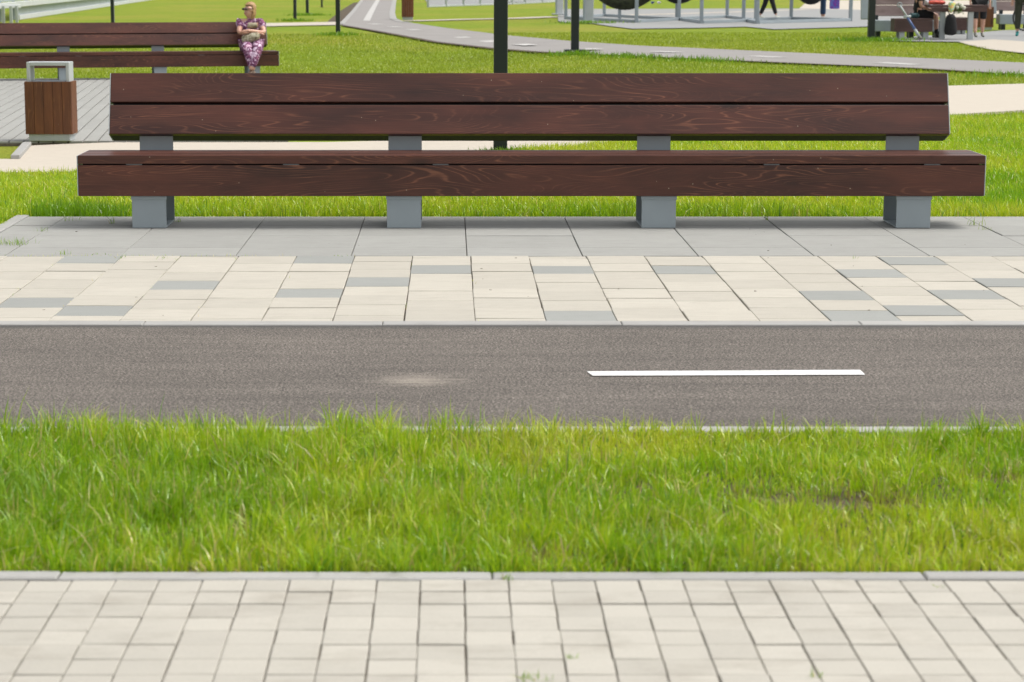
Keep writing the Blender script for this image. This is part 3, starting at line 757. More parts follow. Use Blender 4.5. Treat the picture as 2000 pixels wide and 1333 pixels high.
# backrest face length so that its top edge shows at row 143.5
ln = .3
while ln < .6:
    yy, zz = YB+ln*math.sin(BZ['lean']), BZ['back_bottom']+ln*math.cos(BZ['lean'])
    if ZA(143.5, yy) < zz: break
    ln += .002
BZ['back_len'] = ln
BXC = XA(1038, FY, .4)
Lb = (1924-151)/(F/ZC(FY, .4))
BZ['back_half'] = (1855-214.5)/2/(F/ZC(YB, BZ['back_bottom']))
BZ['leg_x0'] = XA(290.5, LY, .2)-BXC
BZ['spacing'] = (XA(1785.5, LY, .2)-XA(290.5, LY, .2))/3
print('BENCH', BZ, 'len', Lb, 'Y', LY)
b1 = bench('bench', (BXC, FY, .001), 0, 'long dark brown wooden bench in the foreground, on grey slabs beside the cycle path', Lb)
# bench on the terrace
Y2 = 35.0
def onT(px, Y, z): return XA(px, Y, z)
a2 = math.radians(13)
z2 = -.171
Y2 = far.y-.35
zc2 = F/119.5; Y2 = zc2/CT-(HC-z2)*ST/CT*1.0
Y2 = G(400, 153.5, z2)[1]
xr = XA(543, Y2, .2)
cx2 = xr-Lb/2*math.cos(a2)
b2 = bench('bench', (cx2, Y2-Lb/2*math.sin(a2)+.15, z2), a2, 'long dark brown bench on the grey terrace with a woman sitting at one end', Lb)
print('bench2', b2.location, 'scale', F/ZC(Y2, z2))

# ================================================================ LITTER BINS
def litter_bin(loc, rz, label, w=.44, d=.30, H=.66):
    r = empty('litter_bin', loc, rz); tag(r, label, 'litter bin', 'wooden litter bins')
    hb = H*.09; ht = H*.755
    b = B(); b.box(-w*.44, w*.44, .02, d-.02, 0.001, hb+.02, .004); b.build('base', 'pale_steel', r)
    b = B(); b.box(-w/2+.026, w/2-.026, .026, d-.026, hb+.01, ht-.01, .002); b.build('liner', 'steel', r)
    sw = w/5
    for k in range(5):
        for yy in (0, d-.022):
            centred_box('slat', 'bin_wood', r, -w/2+k*sw+.0015, -w/2+(k+1)*sw-.0015, yy, yy+.022, hb, ht, .0025)
    for s in (-1, 1):
        for k in range(3):
            q = (d-.05)/3; x0 = s*(w/2-.011)
            centred_box('slat', 'bin_wood', r, x0-.011, x0+.011, .025+k*q+.001, .025+(k+1)*q-.001, hb, ht, .0025)
    b = B(); w2 = w*.455
    b.box(-w2, -w2+.034, .035, d-.035, ht-.009, H, .004); b.box(w2-.034, w2, .035, d-.035, ht-.009, H, .004); b.box(-w2+.0345, w2-.0345, .035, d-.035, H-.036, H, .004)
    b.build('hood', 'pale_steel', r)
    b = B(); b.box(-w2+.046, w2-.046, .034, d-.034, ht-.0095, ht+.004, .002); b.build('rim', 'steel_dark', r)
    return r
gx_, gy_ = G(97, 277.5); sb = F/ZC(gy_, -.171)
litter_bin((XA(95, gy_, 0), gy_, -.171), math.radians(-2), 'brown slatted litter bin with open pale steel hood, on the terrace corner', 92/sb, .27, ZA(122, gy_)+.171)
gx_, gy_ = G(796, 38.5); sb = F/ZC(gy_)
litter_bin((gx_, gy_, -.02), 0, 'small distant brown litter bin where the far paths meet', 23/sb, .4, 1.05)
gx_, gy_ = G(1926, 57.5); sb = F/ZC(gy_)
litter_bin((XA(1925, gy_), gy_, -.02), 0, 'red brown litter bin behind the standing person in black shorts', 30/sb, .4, .80)

# ================================================================ LAMP POSTS
def lamp(px, py, wpx, label, H=4.2, base=None):
    x, y = G(px, py); z = float(T(x, y)); s = F/ZC(y, z); w = wpx/s
    r = empty('lamp_post', (x, y, z-.04)); tag(r, label, 'lamp post', 'dark lamp posts')
    b = B(); b.box(-w/2, w/2, 0, w, .012, H, .004); b.build('pole', 'pole', r)
    b = B(); b.box(w/2+.0005, w/2+.004, .006, w-.006, .03, H-.02, .001); b.build('sunlit_side', 'pole_side', r)  # lighter grey strip paints the sunlit right face of the pole
    b = B(); q = w*1.35
    b.box(-q, q, w/2-q, w/2+q, 0, .012 if base is None else base, .003)
    b.build('base_plate', 'pole', r)
    b = B(); b.box(-w*.8, w*.8, -w*5, w*1.3, H+.001, H+.07, .01); b.build('lamp_head', 'pole', r)
    return r
lamp(977, 297, 26, 'thick black square lamp post directly behind the foreground bench')
lamp(1123, 100.5, 15, 'dark lamp post on a wide base plate beside the far cycle path', base=.07)
lamp(660, 66, 8.5, 'dark lamp post on the lawn left of the curving path')
lamp(576, 39, 6, 'thin distant lamp post, left one of the pair on the lawn', 5)
lamp(600, 28, 5.5, 'thin distant lamp post, right one of the pair on the lawn', 5)
lamp(628.5, 13, 3.4, 'faintest and farthest lamp post beside the soil strip', 5)
lamp(220, 56, 6.5, 'slim black lamp post behind the backrest of the terrace bench', 5)
lamp(1702, 76, 12.5, 'dark lamp post in front of the pale bench by the table', 5)

# ================================================================ FENCE, RAILS (top left)
A = Vector((*G(34, 37), 0)); E = Vector((*G(330, -6), 0)); d = (E-A); Lf = d.length; d.normalize()
fr = empty('metal_fence', (A.x, A.y, -.04), math.atan2(d.y, d.x)); tag(fr, 'blue grey ribbed metal fence with pale bottom beam along the lawn', 'fence')
pl_ = 3.0; k0 = -5
def ribbed(L, h):
    v, f = [], []; n = 12
    for i in range(n+1):
        x = L*i/n; y = .03 if i % 2 else 0
        v += [(x, y, .62), (x, y, h)]
    for i in range(n): f.append((2*i, 2*i+2, 2*i+3, 2*i+1))
    me = bpy.data.meshes.new('panel'); me.from_pydata(v, [], f); return me
pm = ribbed(pl_-.02, 3.0); M_f = M['fence']
bmm = B(); bmm.box(0, pl_-.03, -.08, .06, .0, .16, .01); bme = bmm.mesh('beam')
bmm = B(); bmm.box(0, pl_-.03, -.10, .05, .42, .6, .01); bme2 = bmm.mesh('rail')
bmm = B(); bmm.box(-.05, .05, -.04, .04, 0, 3.05, .01); pme = bmm.mesh('post')
bmm = B(); bmm.box(0, pl_-.03, .0, .03, .165, .415, .004); sme = bmm.mesh('skirt')
nseg = int(Lf/pl_)+6
for k in range(-6, nseg):
    for nm, me, mt, yy in (('panel', pm, 'fence', 0), ('rail', bme2, 'fence_pale', -.02), ('post', pme, 'steel', .12)) + ((('beam', bme, 'fence_pale', 0), ('skirt', sme, 'fence', 0)) if k >= 0 else ()):
        if len(me.materials) == 0: me.materials.append(M[mt])
        o = link(nm, me, None, fr); o.location = (k*pl_, yy, 0)
for (x0, y0, x1, y1) in [(-30, 43, 35, 43)]:
    gl = [G(7, 43), G(22, 43), G(33, 42)]
    s = F/ZC(gl[0][1]); r = empty('guard_rail', (*gl[0], -.04)); tag(r, 'short pale guard rail on posts before the metal fence', 'rail')
    dx = Vector((gl[2][0]-gl[0][0], gl[2][1]-gl[0][1]+.5, 0)); 
    for g_ in gl:
        b = B(); b.box(-.045, .045, -.04, .04, 0, .52, .006); o = b.build('post', 'pale_steel', r); o.location = (g_[0]-gl[0][0], (g_[1]-gl[0][1]), 0)
    b = B(); b.beam((-.9, -1.2, .50), (dx.x+.05, 1.1, .50), .05, .12, .01); b.build('rail', 'fence_pale', r)
# railing at the far forecourt
def run(name, a, b, h, n, label, cat, mat='pale_steel', rails=(.05, .5, .98)):
    A, E = Vector((*G(*a), 0)), Vector((*G(*b), 0)); d = E-A; r = empty(name, (A.x, A.y, -.03)); tag(r, label, cat)
    for k in range(n+1):
        p = d*(k/n); q = B(); q.box(-.05, .05, -.04, .04, 0, h, .008); o = q.build('post', mat, r); o.location = p
    for f_ in rails:
        q = B(); q.beam((0, 0, h*f_), (d.x, d.y, h*f_), .05, .08, .008); q.build('rail', mat, r)
    return r
run('low_railing', (836, 13.5), (1000, 8), 1.1, 5, 'low pale metal railing beyond the far lawn, left of the black post', 'railing', rails=(.04, .98))
run('forecourt_kerb_rail', (990, 8), (1090, 3), .28, 3, 'low grey edging rail at the far forecourt, right of the black post', 'railing', rails=(.1, .8))

# ================================================================ GRASS TUFTS IN THE JOINTS
def tuft(px, py, z, n, h, spread, label):
    x, y = G(px, py, z); xx = np.random.randn(n)*spread; yy = np.random.randn(n)*spread*.7
    o = blades('grass_tuft', xx, yy, np.full(n, 0.), h*np.random.uniform(.45, 1, n), np.random.uniform(.002, .0042, n), gcol(n, xx+x, yy+y, 1, 3, .05, -.25)*.8, 3, .8)
    o.location = (x, y, z-.004); tag(o, label, 'grass tuft', 'grass tufts in the paving joints')
for a in [(30, 478, 0, 60, .06, .05, 'wide flat grass tuft on the slabs at the left edge of the picture'),
          (133, 432, 0, 16, .07, .03, 'small grass tuft on the slab joint left of the first bench leg'),
          (82, 452, 0, 10, .05, .02, 'sparse grass tuft in the slab joint above the wide flat tuft'),
          (127, 497, 0, 14, .05, .02, 'grass tuft at the corner of the leftmost grey tile in the top row'),
          (196, 497, 0, 12, .02, .03, 'low grass tuft between grey slab and the leftmost grey top tile'),
          (235, 505, 0, 10, .03, .018, 'grass tuft at the right end of the leftmost grey top tile'),
          (322, 506, 0, 14, .03, .03, 'grass tuft on cream pavers under the first bench leg'),
          (221, 437, 0, 9, .08, .012, 'upright thin weed beside the first bench leg'),
          (352, 433, 0, 9, .06, .02, 'thin grass tuft right behind the foot of the first bench leg'),
          (665, 500.5, 0, 10, .018, .02, 'tiny grass tuft at the slab edge left of picture centre'),
          (1902, 440, 0, 22, .085, .022, 'upright grass tuft right of the last bench leg'),
          (1925, 449, 0, 12, .04, .02, 'low grass tuft right of the upright tuft near the last bench leg'),
          (1497, 430, 0, 7, .08, .006, 'single thin weed at the back edge of the slabs under the bench'),
          (1665, 505, 0, 6, .03, .008, 'tiny tuft on the cream pavers below the right bench half'),
          (1112, 1286, NEARZ, 14, .02, .009, 'small grass tuft in a sett joint of the near footway'),
          (1045, 1328, NEARZ, 20, .035, .02, 'grass tuft in the setts at the bottom edge of the picture'),
          (1592, 1322, NEARZ, 9, .03, .007, 'thin grass tuft in the setts at the lower right'),
          (988, 1132, NEARZ, 14, .03, .008, 'grass tuft on the kerb joint at the middle of the near footway'),
          (1838, 1146, NEARZ, 7, .015, .006, 'tiny tuft in the top row of setts at the right')]:
    tuft(*a)
n = 420; jx = np.random.choice([XJ+(c-9)*W for c in range(-3, 12)], n)+np.random.randn(n)*.01; jy = np.random.uniform(yc0, yc1, n)
hz = np.random.rand(n) < .5; jy[hz] = yc1+np.random.randn(hz.sum())*.004; jx[hz] = np.random.uniform(-2.9, -.2, hz.sum())
k_ = np.random.rand(n) < np.where(jx < -1.0, .9, .25); jx, jy = jx[k_], jy[k_]; n = len(jx)
g = blades('joint_weeds', jx, jy, np.full(n, -.006), np.random.uniform(.008, .028, n), np.full(n, .0025), gcol(n, jx, jy, 1, 3, .4, .1), 2, .7)
tag(g, 'fine weeds sprouting along the joints of the cream pavers', 'weeds', kind='stuff')
# small dry debris on the slabs and pavers
bb = B()
for _ in range(45):
    x_, y_ = random.uniform(-3.2, 4.2), random.uniform(yc0, ys1); 
    bb.box(x_, x_+random.uniform(.003, .012), y_, y_+random.uniform(.003, .006), .0005, random.uniform(.001, .003), 0)
o = bb.build('leaf_litter', 'soil'); tag(o, 'tiny brown crumbs scattered over the promenade pavers', 'litter', kind='stuff')

# rank longer grass round the foot of the lamp posts and along path edges
LPX = [(977, 298, .16, 500), (1123, 105, .35, 350), (1702, 78, .55, 800), (660, 67, .3, 300), (576, 40, .35, 250), (600, 29, .4, 250), (1235, 110, .5, 500), (1150, 44, .6, 400), (1390, 116, .8, 500), (1990, 146, .6, 400)]
gx1, gy1, gh1 = [], [], []
for a_, b_, sp__, n in LPX:
    x_, y_ = G(a_, b_); gx1.append(x_+np.random.randn(n)*sp__*.8); gy1.append(y_+np.random.randn(n)*sp__*.6); gh1.append(np.random.uniform(.04, .13, n)*(1 if y_ > 20 else .8))
x, y, h = map(np.concatenate, (gx1, gy1, gh1)); m_ = ~inpoly(x, y, bg_pts); x, y, h = x[m_], y[m_], h[m_]; n = len(x)
g = blades('long_grass', x, y, T(x, y)-.03, h, .006+.0004*y, GC[0]*np.random.uniform(.6, 1.0, (n, 1)), 2, .5)
tag(g, 'longer darker grass round the lamp post feet and path edges', 'grass', kind='stuff')

# ================================================================ PEOPLE
def skin_mesh(name, nodes, edges, root, sub=2):
    ks = list(nodes); me = bpy.data.meshes.new(name+'_sk'); me.from_pydata([nodes[k][:3] for k in ks], [(ks.index(a), ks.index(b)) for a, b in edges], [])
    o = bpy.data.objects.new(name+'_sk', me); COL.objects.link(o)
    md = o.modifiers.new('skin', 'SKIN'); md.use_smooth_shade = True
    if not me.skin_vertices: pass
    sv = me.skin_vertices[0].data
    for i, k in enumerate(ks):
        q = nodes[k][3:]; sv[i].radius = (q[0], q[1] if len(q) > 1 else q[0]); sv[i].use_root = (k == root)
    sb = o.modifiers.new('sub', 'SUBSURF'); sb.levels = sub; sb.render_levels = sub
    dg = bpy.context.evaluated_depsgraph_get(); dg.update()
    res = bpy.data.meshes.new_from_object(o.evaluated_get(dg)); bpy.data.objects.remove(o, do_unlink=True); return res
def skin(name, nodes, edges, root, mat, parent):
    me = skin_mesh(name, nodes, edges, root); me.materials.clear(); return link(name, me, mat, parent, smooth=True)
def hand(nodes, edges, wrist, w, dirv, side, r=.008):
    """palm and five fingers of unequal length, slightly curled"""
    d = Vector(dirv).normalized(); up = Vector((0, 0, 1)); s = d.cross(up); s = s.normalized() if s.length > .1 else Vector((1, 0, 0)); q = s.cross(d).normalized()
    W_ = Vector(w); nodes[wrist+'_palm'] = (*(W_+d*.05), .028, .02); edges.append((wrist, wrist+'_palm'))
    nodes[wrist+'_kn'] = (*(W_+d*.085), .034, .015); edges.append((wrist+'_palm', wrist+'_kn'))
    for i, (o_, l) in enumerate(((-.027, .062), (-.009, .075), (.010, .07), (.028, .055))):
        a = W_+d*.105+s*o_; b = a+d*l*.5-q*.010; c = b+d*l*.35-q*.025
        for j, p in enumerate((a, b, c)): nodes[f'{wrist}_f{i}{j}'] = (*p, r-.001*j)
        edges += [(wrist+'_kn', f'{wrist}_f{i}0'), (f'{wrist}_f{i}0', f'{wrist}_f{i}1'), (f'{wrist}_f{i}1', f'{wrist}_f{i}2')]
    a = W_+d*.04+s*side*.04; b = a+d*.03+s*side*.018
    nodes[wrist+'_t0'] = (*a, .011); nodes[wrist+'_t1'] = (*b, .009); edges += [(wrist+'_palm', wrist+'_t0'), (wrist+'_t0', wrist+'_t1')]
def head_nodes(nodes, edges, neck, hc, face):
    """head with jaw, brow, nose and ears; face = unit direction"""
    f = Vector(face).normalized(); s = Vector((0, 0, 1)).cross(f).normalized(); c = Vector(hc)
    nodes['head_low'] = (*(c-Vector((0, 0, .055))+f*.018), .062, .066); nodes['head_mid'] = (*c, .078, .086); nodes['head_top'] = (*(c+Vector((0, 0, .062))-f*.005), .064, .07)
    edges += [(neck, 'head_low'), ('head_low', 'head_mid'), ('head_mid', 'head_top')]
    nodes['nose'] = (*(c+f*.093-Vector((0, 0, .012))), .012); edges.append(('head_mid', 'nose'))
    nodes['chin'] = (*(c+f*.070-Vector((0, 0, .092))), .022); edges.append(('head_low', 'chin'))
    for k, q in (('ear_a', 1), ('ear_b', -1)):
        nodes[k] = (*(c+s*q*.085-Vector((0, 0, .012))), .014); edges.append(('head_mid', k))
def face_parts(r, hc, face):
    f = Vector(face).normalized(); s = Vector((0, 0, 1)).cross(f).normalized(); c = Vector(hc)
    for q in (1, -1):
        b = B(); b.ball(c+f*.083+s*q*.032+Vector((0, 0, .008)), .012, 10); b.build('eye', 'dark_hair', r, True)
    b = B(); b.ball(c+f*.082-Vector((0, 0, .052)), (.022, .022, .008), 10); b.build('mouth', 'lips', r, True)
def hair_cap(r, hc, face, mat, long=0, jit=.006):
    f = Vector(face).normalized(); s = Vector((0, 0, 1)).cross(f).normalized(); c = Vector(hc)+Vector((0, 0, .022))-f*.018
    bm = bmesh.new(); bmesh.ops.create_uvsphere(bm, u_segments=28, v_segments=18, radius=1)
    rr = random.Random(3)
    for v in bm.verts:
        n_ = v.co.copy(); z = n_.z; a = n_.y   # local +y = face
        R_ = Vector((.092, .102, .094)); p = Vector((n_.x*R_.x, n_.y*R_.y, z*R_.z))
        if long and z < .1 and a < .55: p.z -= long*(.1-z)*.5; p.x *= 1+.10*(-z)
        if not long and z < -.25: p *= .82
        if a > .10 and z < .45: p.y = min(p.y, .016); p.x *= .96
        p += Vector((rr.uniform(-jit, jit), rr.uniform(-jit, jit), rr.uniform(-jit, jit)))
        v.co = c+s*(-p.x)+f*p.y+Vector((0, 0, p.z))
    me = bpy.data.meshes.new('hair'); bm.to_mesh(me); bm.free(); return link('hair', me, mat, r, True)
def shoe(name, p, dirv, mat, parent, L=.25, roll=0):
    d = Vector(dirv).normalized(); p = Vector(p)
    nodes = {'heel': (*(p-d*.03), .036, .036), 'mid': (*(p+d*L*.35+Vector((0, 0, -.008))), .038, .032), 'toe': (*(p+d*L*.72-Vector((0, 0, .016))), .034, .022), 'ank': (*(p+Vector((0, 0, .04))), .036)}
    o = skin(name, nodes, [('ank', 'heel'), ('heel', 'mid'), ('mid', 'toe')], 'heel', mat, parent)
    return o

def person(loc, rz, label, J, clothes, hairmat='dark_hair', face=(0, -1, 0), hair_long=0, shoes=None, scale=1, group=None):
    """J joints in the person's own frame (facing local -Y): hip, chest, neck, head, and per side sh, el, wr, hp, kn, an"""
    r = empty('person', loc, rz); r.scale = (scale,)*3; tag(r, label, 'person', group)
    n, e = {}, []
    n['hip'] = (*J['hip'], .13, .105); n['waist'] = (*((Vector(J['hip'])+Vector(J['chest']))/2), .12, .095); n['chest'] = (*J['chest'], .135, .10); n['neck0'] = (*(Vector(J['neck'])-Vector((0, 0, .05))), .07, .06); n['neck'] = (*J['neck'], .048)
    e += [('hip', 'waist'), ('waist', 'chest'), ('chest', 'neck0'), ('neck0', 'neck')]
    head_nodes(n, e, 'neck', J['head'], face)
    for s in 'lr':
        sg = -1 if s == 'l' else 1
        n['sh'+s] = (*J['sh'+s], .055); n['el'+s] = (*J['el'+s], .040); n['wr'+s] = (*J['wr'+s], .026)
        e += [('chest', 'sh'+s), ('sh'+s, 'el'+s), ('el'+s, 'wr'+s)]
        hand(n, e, 'wr'+s, J['wr'+s], J.get('hd'+s, Vector(J['wr'+s])-Vector(J['el'+s])), -sg)
        n['hp'+s] = (*J['hp'+s], .085); n['kn'+s] = (*J['kn'+s], .066); n['an'+s] = (*J['an'+s], .043)
        e += [('hip', 'hp'+s), ('hp'+s, 'kn'+s), ('kn'+s, 'an'+s)]
    skin('body', n, e, 'hip', 'skin', r)
    face_parts(r, J['head'], face); hair_cap(r, J['head'], face, hairmat, hair_long)
    top, trou, leg_t = clothes
    # shirt
    cn = {k: (*n[k][:3], *[q*1.13+.006 for q in n[k][3:]]) for k in ('hip', 'waist', 'chest', 'neck0', 'shl', 'shr')}
    for s in 'lr':
        p = Vector(n['sh'+s][:3]).lerp(Vector(n['el'+s][:3]), .62); cn['sl'+s] = (*p, .062)
    skin('shirt', cn, [('hip', 'waist'), ('waist', 'chest'), ('chest', 'neck0'), ('chest', 'shl'), ('chest', 'shr'), ('shl', 'sll'), ('shr', 'slr')], 'hip', top, r)
    tn = {'hip': (*n['hip'][:3], .152, .128)}; te = []
    for s in 'lr':
        tn['hp'+s] = (*n['hp'+s][:3], .118); te.append(('hip', 'hp'+s))
        if leg_t >= 1:
            tn['kn'+s] = (*n['kn'+s][:3], .086); p = Vector(n['kn'+s][:3]).lerp(Vector(n['an'+s][:3]), min(.92, leg_t-1)); tn['cu'+s] = (*p, .10 if leg_t < 1.4 else .068)
            te += [('hp'+s, 'kn'+s), ('kn'+s, 'cu'+s)]
        else:
            p = Vector(n['hp'+s][:3]).lerp(Vector(n['kn'+s][:3]), leg_t); tn['cu'+s] = (*p, .088); te.append(('hp'+s, 'cu'+s))
    skin('trousers' if leg_t >= 1 else 'shorts', tn, te, 'hip', trou, r)
    if shoes:
        for s in 'lr': shoe('shoe', J['an'+s][:2]+(J['an'+s][2]-.05,), J.get('ft'+s, (0, -1, -.1)), shoes, r)
    return r
# seated woman with folded arms, on the terrace bench
zc_w = b2.location; s2 = F/ZC(Y2, .3)
rot2 = Matrix.Rotation(a2, 4, 'Z')
wx = XA(491, Y2, .4); yseat = b2.location.y+math.tan(a2)*(wx-b2.location.x)
seat = BZ['seat_top']
JW = dict(hip=(0, .20, seat+.10), chest=(0, .30, seat+.40), neck=(-.005, .28, seat+.53), head=(-.025, .25, seat+.645),
          shl=(-.155, .27, seat+.45), ell=(-.20, .10, seat+.29), wrl=(.03, .03, seat+.27), hdl=(1, .05, .1),
          shr=(.155, .27, seat+.45), elr=(.20, .10, seat+.28), wrr=(-.03, .0, seat+.32), hdr=(-1, .08, .0),
          hpl=(-.085, .15, seat+.075), hpr=(.085, .15, seat+.075), knl=(-.075, -.16, seat+.06), knr=(.10, -.16, seat+.07),
          anl=(.015, -.20, seat-.30), anr=(-.03, -.27, seat-.29), ftl=(.25, -1, -.35), ftr=(-.25, -1, -.35))
wom = person((wx, yseat, z2), a2*.5, 'woman with shoulder length brown hair and sunglasses in purple floral outfit, arms folded on bench', JW, ('floral', 'floral', 1.9), 'hair', (-.80, -.58, -.08), .22, 'shoe_tan')
f = Vector((-.80, -.58, -.08)).normalized(); s_ = Vector((0, 0, 1)).cross(f).normalized(); hc = Vector(JW['head'])
sg = B()
for q in (1, -1): sg.ball(hc+f*.090+s_*q*.036+Vector((0, 0, .012)), (.024, .022, .017), 12)
sg.tube(hc+f*.095+s_*.02+Vector((0, 0, .018)), hc+f*.095-s_*.02+Vector((0, 0, .018)), .004)
for q in (1, -1): sg.tube(hc+f*.078+s_*q*.068+Vector((0, 0, .016)), hc-f*.01+s_*q*.093+Vector((0, 0, .012)), .005)
sg.build('sunglasses', 'lens', wom, True)
lc = {'a': (-.06, .165, seat+.40, .07, .05), 'b': (.02, .16, seat+.385, .075, .05), 'c': (.09, .17, seat+.40, .06, .045)}
skin('lace_collar', lc, [('a', 'b'), ('b', 'c')], 'b', 'lace', wom)
# her bag
bgn = {'a': (-.15, 0, 0, .055, .07), 'b': (-.05, -.02, .03, .07, .08), 'c': (.06, 0, .07, .065, .07), 'd': (.13, .02, .10, .045, .05)}
bag = empty('handbag', (wx, yseat+.02, z2+seat+.165)); tag(bag, 'mottled beige handbag in the lap of the seated woman', 'handbag')
skin('bag_body', bgn, [('a', 'b'), ('b', 'c'), ('c', 'd')], 'b', 'lace', bag)
hb = B(); hb.torus((0, .02, .06), .10, .009, 'y', 24, 6); hb.build('bag_strap', 'shoe_tan', bag, True)

# ================================================================ TABLE YARD (top right)
def block_bench(px0, px1, py, h, label, deep=.45, rz=0):
    x0, y0 = G(px0, py); x1 = XA(px1, y0); w = x1-x0
    r = empty('wooden_bench', (x0, y0, -.02), rz); tag(r, label, 'bench', 'block benches at the picnic table')
    for k in range(3): centred_box('seat_plank', 'far_dark', r, 0, w, k*deep/3+.003, (k+1)*deep/3-.003, h-.05, h, .005)
    centred_box('front_plank', 'far_dark', r, .0, w, 0, .04, h-.30, h-.053, .005)
    centred_box('side_plank', 'far_dark', r, -.045, -.003, 0, deep, h-.30, h-.003, .005)
    centred_box('back_plank', 'far_dark', r, .0, w, deep-.04, deep, h-.30, h-.053, .005)
    for xx in (.08, w-.2):
        for yq in (.05, deep-.08): b = B(); b.box(xx, xx+.12, yq, yq+.03, 0, h-.06, .002); b.build('leg', 'pale_steel', r)
    return r
M['far_dark'] = wood('dull_brown_wood', (.055, .027, .023), (.10, .052, .046), (.15, .09, .07), 0, .6)
block_bench(1750, 1821, 76, .47, 'brown block bench in front of the pale bench, young man sitting on its end')
block_bench(1864, 1893, 66, .40, 'brown block bench behind the black bag, far side of the table')
def plate_bench(pxa, pxb, pyb, label, rz=0):
    """pale bench seen with boards as backrest and a steel seat box"""
    x0, y0 = G(pxa, pyb); x1 = XA(pxb, y0); w = x1-x0
    r = empty('park_bench', (x0, y0, -.02), rz); tag(r, label, 'bench', 'pale wooden benches with steel seats')
    b = B(); b.box(0, w, 0, .42, .15, .41, .01); b.build('seat_box', 'steel', r)
    for k in range(3): centred_box('back_plank', 'far_wood', r, .02, w, .46, .50, .50+k*.265, .50+k*.265+.25, .006, math.radians(-12), (0, .46, .5))
    b = B(); b.box(-.22, 0.012, .44, .50, .42, 1.3, .008, Matrix.Rotation(math.radians(-12), 3, 'X'), (0, .46, .5)); b.build('end_plate', 'steel', r)
    for xx in (.08, w*.5, w-.25):
        b = B(); b.box(xx, xx+.1, .1, .35, 0, .149, .004); b.build('leg', 'pole', r); b = B(); b.box(xx, xx+.1, .425, .45, .0, .52, .004); b.build('upright', 'pole', r)
    return r
plate_bench(1706, 1850, 73, 'weathered pale bench behind the dark lamp post and block bench')
plate_bench(1952, 2060, 57.5, 'weathered pale bench at the right edge of the picture')
# end panel of the first pale bench, set as its own leaning steel sheet part
x0, y0 = G(1841, 76); tb = empty('picnic_table', (x0, y0, -.02)); tag(tb, 'brown topped picnic table on tall pale steel legs', 'table')
s3 = F/ZC(y0); wt = 95/s3
for k in range(4): centred_box('table_plank', 'far_dark', tb, -.30, wt-.1, k*.18+.003, (k+1)*.18-.003, .72, .77, .005)
centred_box('table_rail', 'far_dark', tb, -.28, wt-.12, .0, .03, .62, .717, .005)
for xx in (0, 57/s3-.03):
    b = B(); b.box(xx-.06, xx+.06, .032, .12, 0, .618, .003); b.build('leg', 'pale_steel', tb)
# things on and under the table
nb_ = {'a': (-.2, 0, 0, .07, .05), 'b': (0, .0, .02, .10, .05), 'c': (.2, .03, .0, .08, .05)}
r = empty('cloth_bundle', (x0-.10, y0+.25, .80)); tag(r, 'red and white cloth bundle lying on the picnic table', 'cloth'); skin('bundle', nb_, [('a', 'b'), ('b', 'c')], 'b', 'red', r)
r = empty('rucksack', (XA(1855, y0-.1), y0-.15, 0)); tag(r, 'tall black rucksack standing on the ground under the table edge', 'bag')
skin('bag_body', {'a': (0, 0, .07, .13, .09), 'b': (0, 0, .30, .175, .12), 'c': (-.01, 0, .56, .15, .10)}, [('a', 'b'), ('b', 'c')], 'b', 'black_cloth', r)
b = B(); b.torus((0, .0, .6), .06, .012, 'y', 20, 6); b.build('handle', 'black_cloth', r, True)
r = empty('printed_bag', (XA(1857, y0-.2), y0-.20, .58)); tag(r, 'multicoloured printed bag hanging on top of the black rucksack', 'bag')
skin('bag_body', {'a': (-.04, 0, .0, .07, .05), 'b': (0, 0, .14, .10, .06), 'c': (.0, 0, .25, .06, .05)}, [('a', 'b'), ('b', 'c')], 'b', 'patterned', r)
b = B(); b.torus((0, 0, .32), .05, .01, 'y', 18, 6); b.build('handle', 'blue', r, True)
r = empty('flower_bunch', (XA(1872, y0-.2), y0-.15, .66)); tag(r, 'bunch of white and green flowers beside the printed bag', 'flowers')
b = B()
for _ in range(9): b.ball((random.uniform(-.06, .1), random.uniform(-.05, .05), random.uniform(.02, .14)), random.uniform(.02, .045), 8)
b.build('blossom', 'shoe_pale', r, True)
n = 60; g = blades('leaves', np.random.randn(n)*.05, np.random.randn(n)*.04, np.random.uniform(-.12, .05, n), np.random.uniform(.06, .14, n), np.full(n, .02), np.tile([.1, .17, .03], (n, 1)), 2, .9, r)
r = empty('jacket_bundle', (XA(1785, y0), y0+.2, .47)); tag(r, 'dark teal bundle lying on the block bench behind the young man', 'clothing')
skin('bundle', {'a': (-.10, 0, .04, .07, .05), 'b': (.03, 0, .05, .08, .06), 'c': (.15, 0, .03, .06, .04)}, [('a', 'b'), ('b', 'c')], 'b', 'dark_teal', r)
# crutch leaning on the block bench
xa, ya_ = G(1799, 77.5); r = empty('crutch', (xa, ya_, -.02)); tag(r, 'grey and blue forearm crutch leaning against the brown block bench', 'crutch')
zt_ = .76; xt = XA(1757, ya_)-xa
def cr(t): return Vector((xt*t, .12*t, zt_*t+.02))
b = B(); b.tube(cr(0), cr(.10), .05, .035, 10); b.build('rubber_foot', 'shoe_grey', r, True)
b = B(); b.tube(cr(.08), cr(.3), .035, .03, 10); b.build('lower_shaft', 'pale_steel', r, True)
b = B(); b.tube(cr(.28), cr(.64), .030, .027, 10); b.build('shaft', 'crutch_blue', r, True)
b = B(); b.tube(cr(.60), cr(1), .024, .022, 10); b.build('upper_shaft', 'pale_steel', r, True)
b = B(); b.tube(cr(.63)+Vector((-.09, 0, .02)), cr(.63)+Vector((.07, 0, .03)), .026, .03, 10); b.build('handle', 'pale_steel', r, True)
b = B(); b.torus(cr(1), .05, .012, 'y', 18, 6); b.build('arm_cuff', 'steel', r, True)
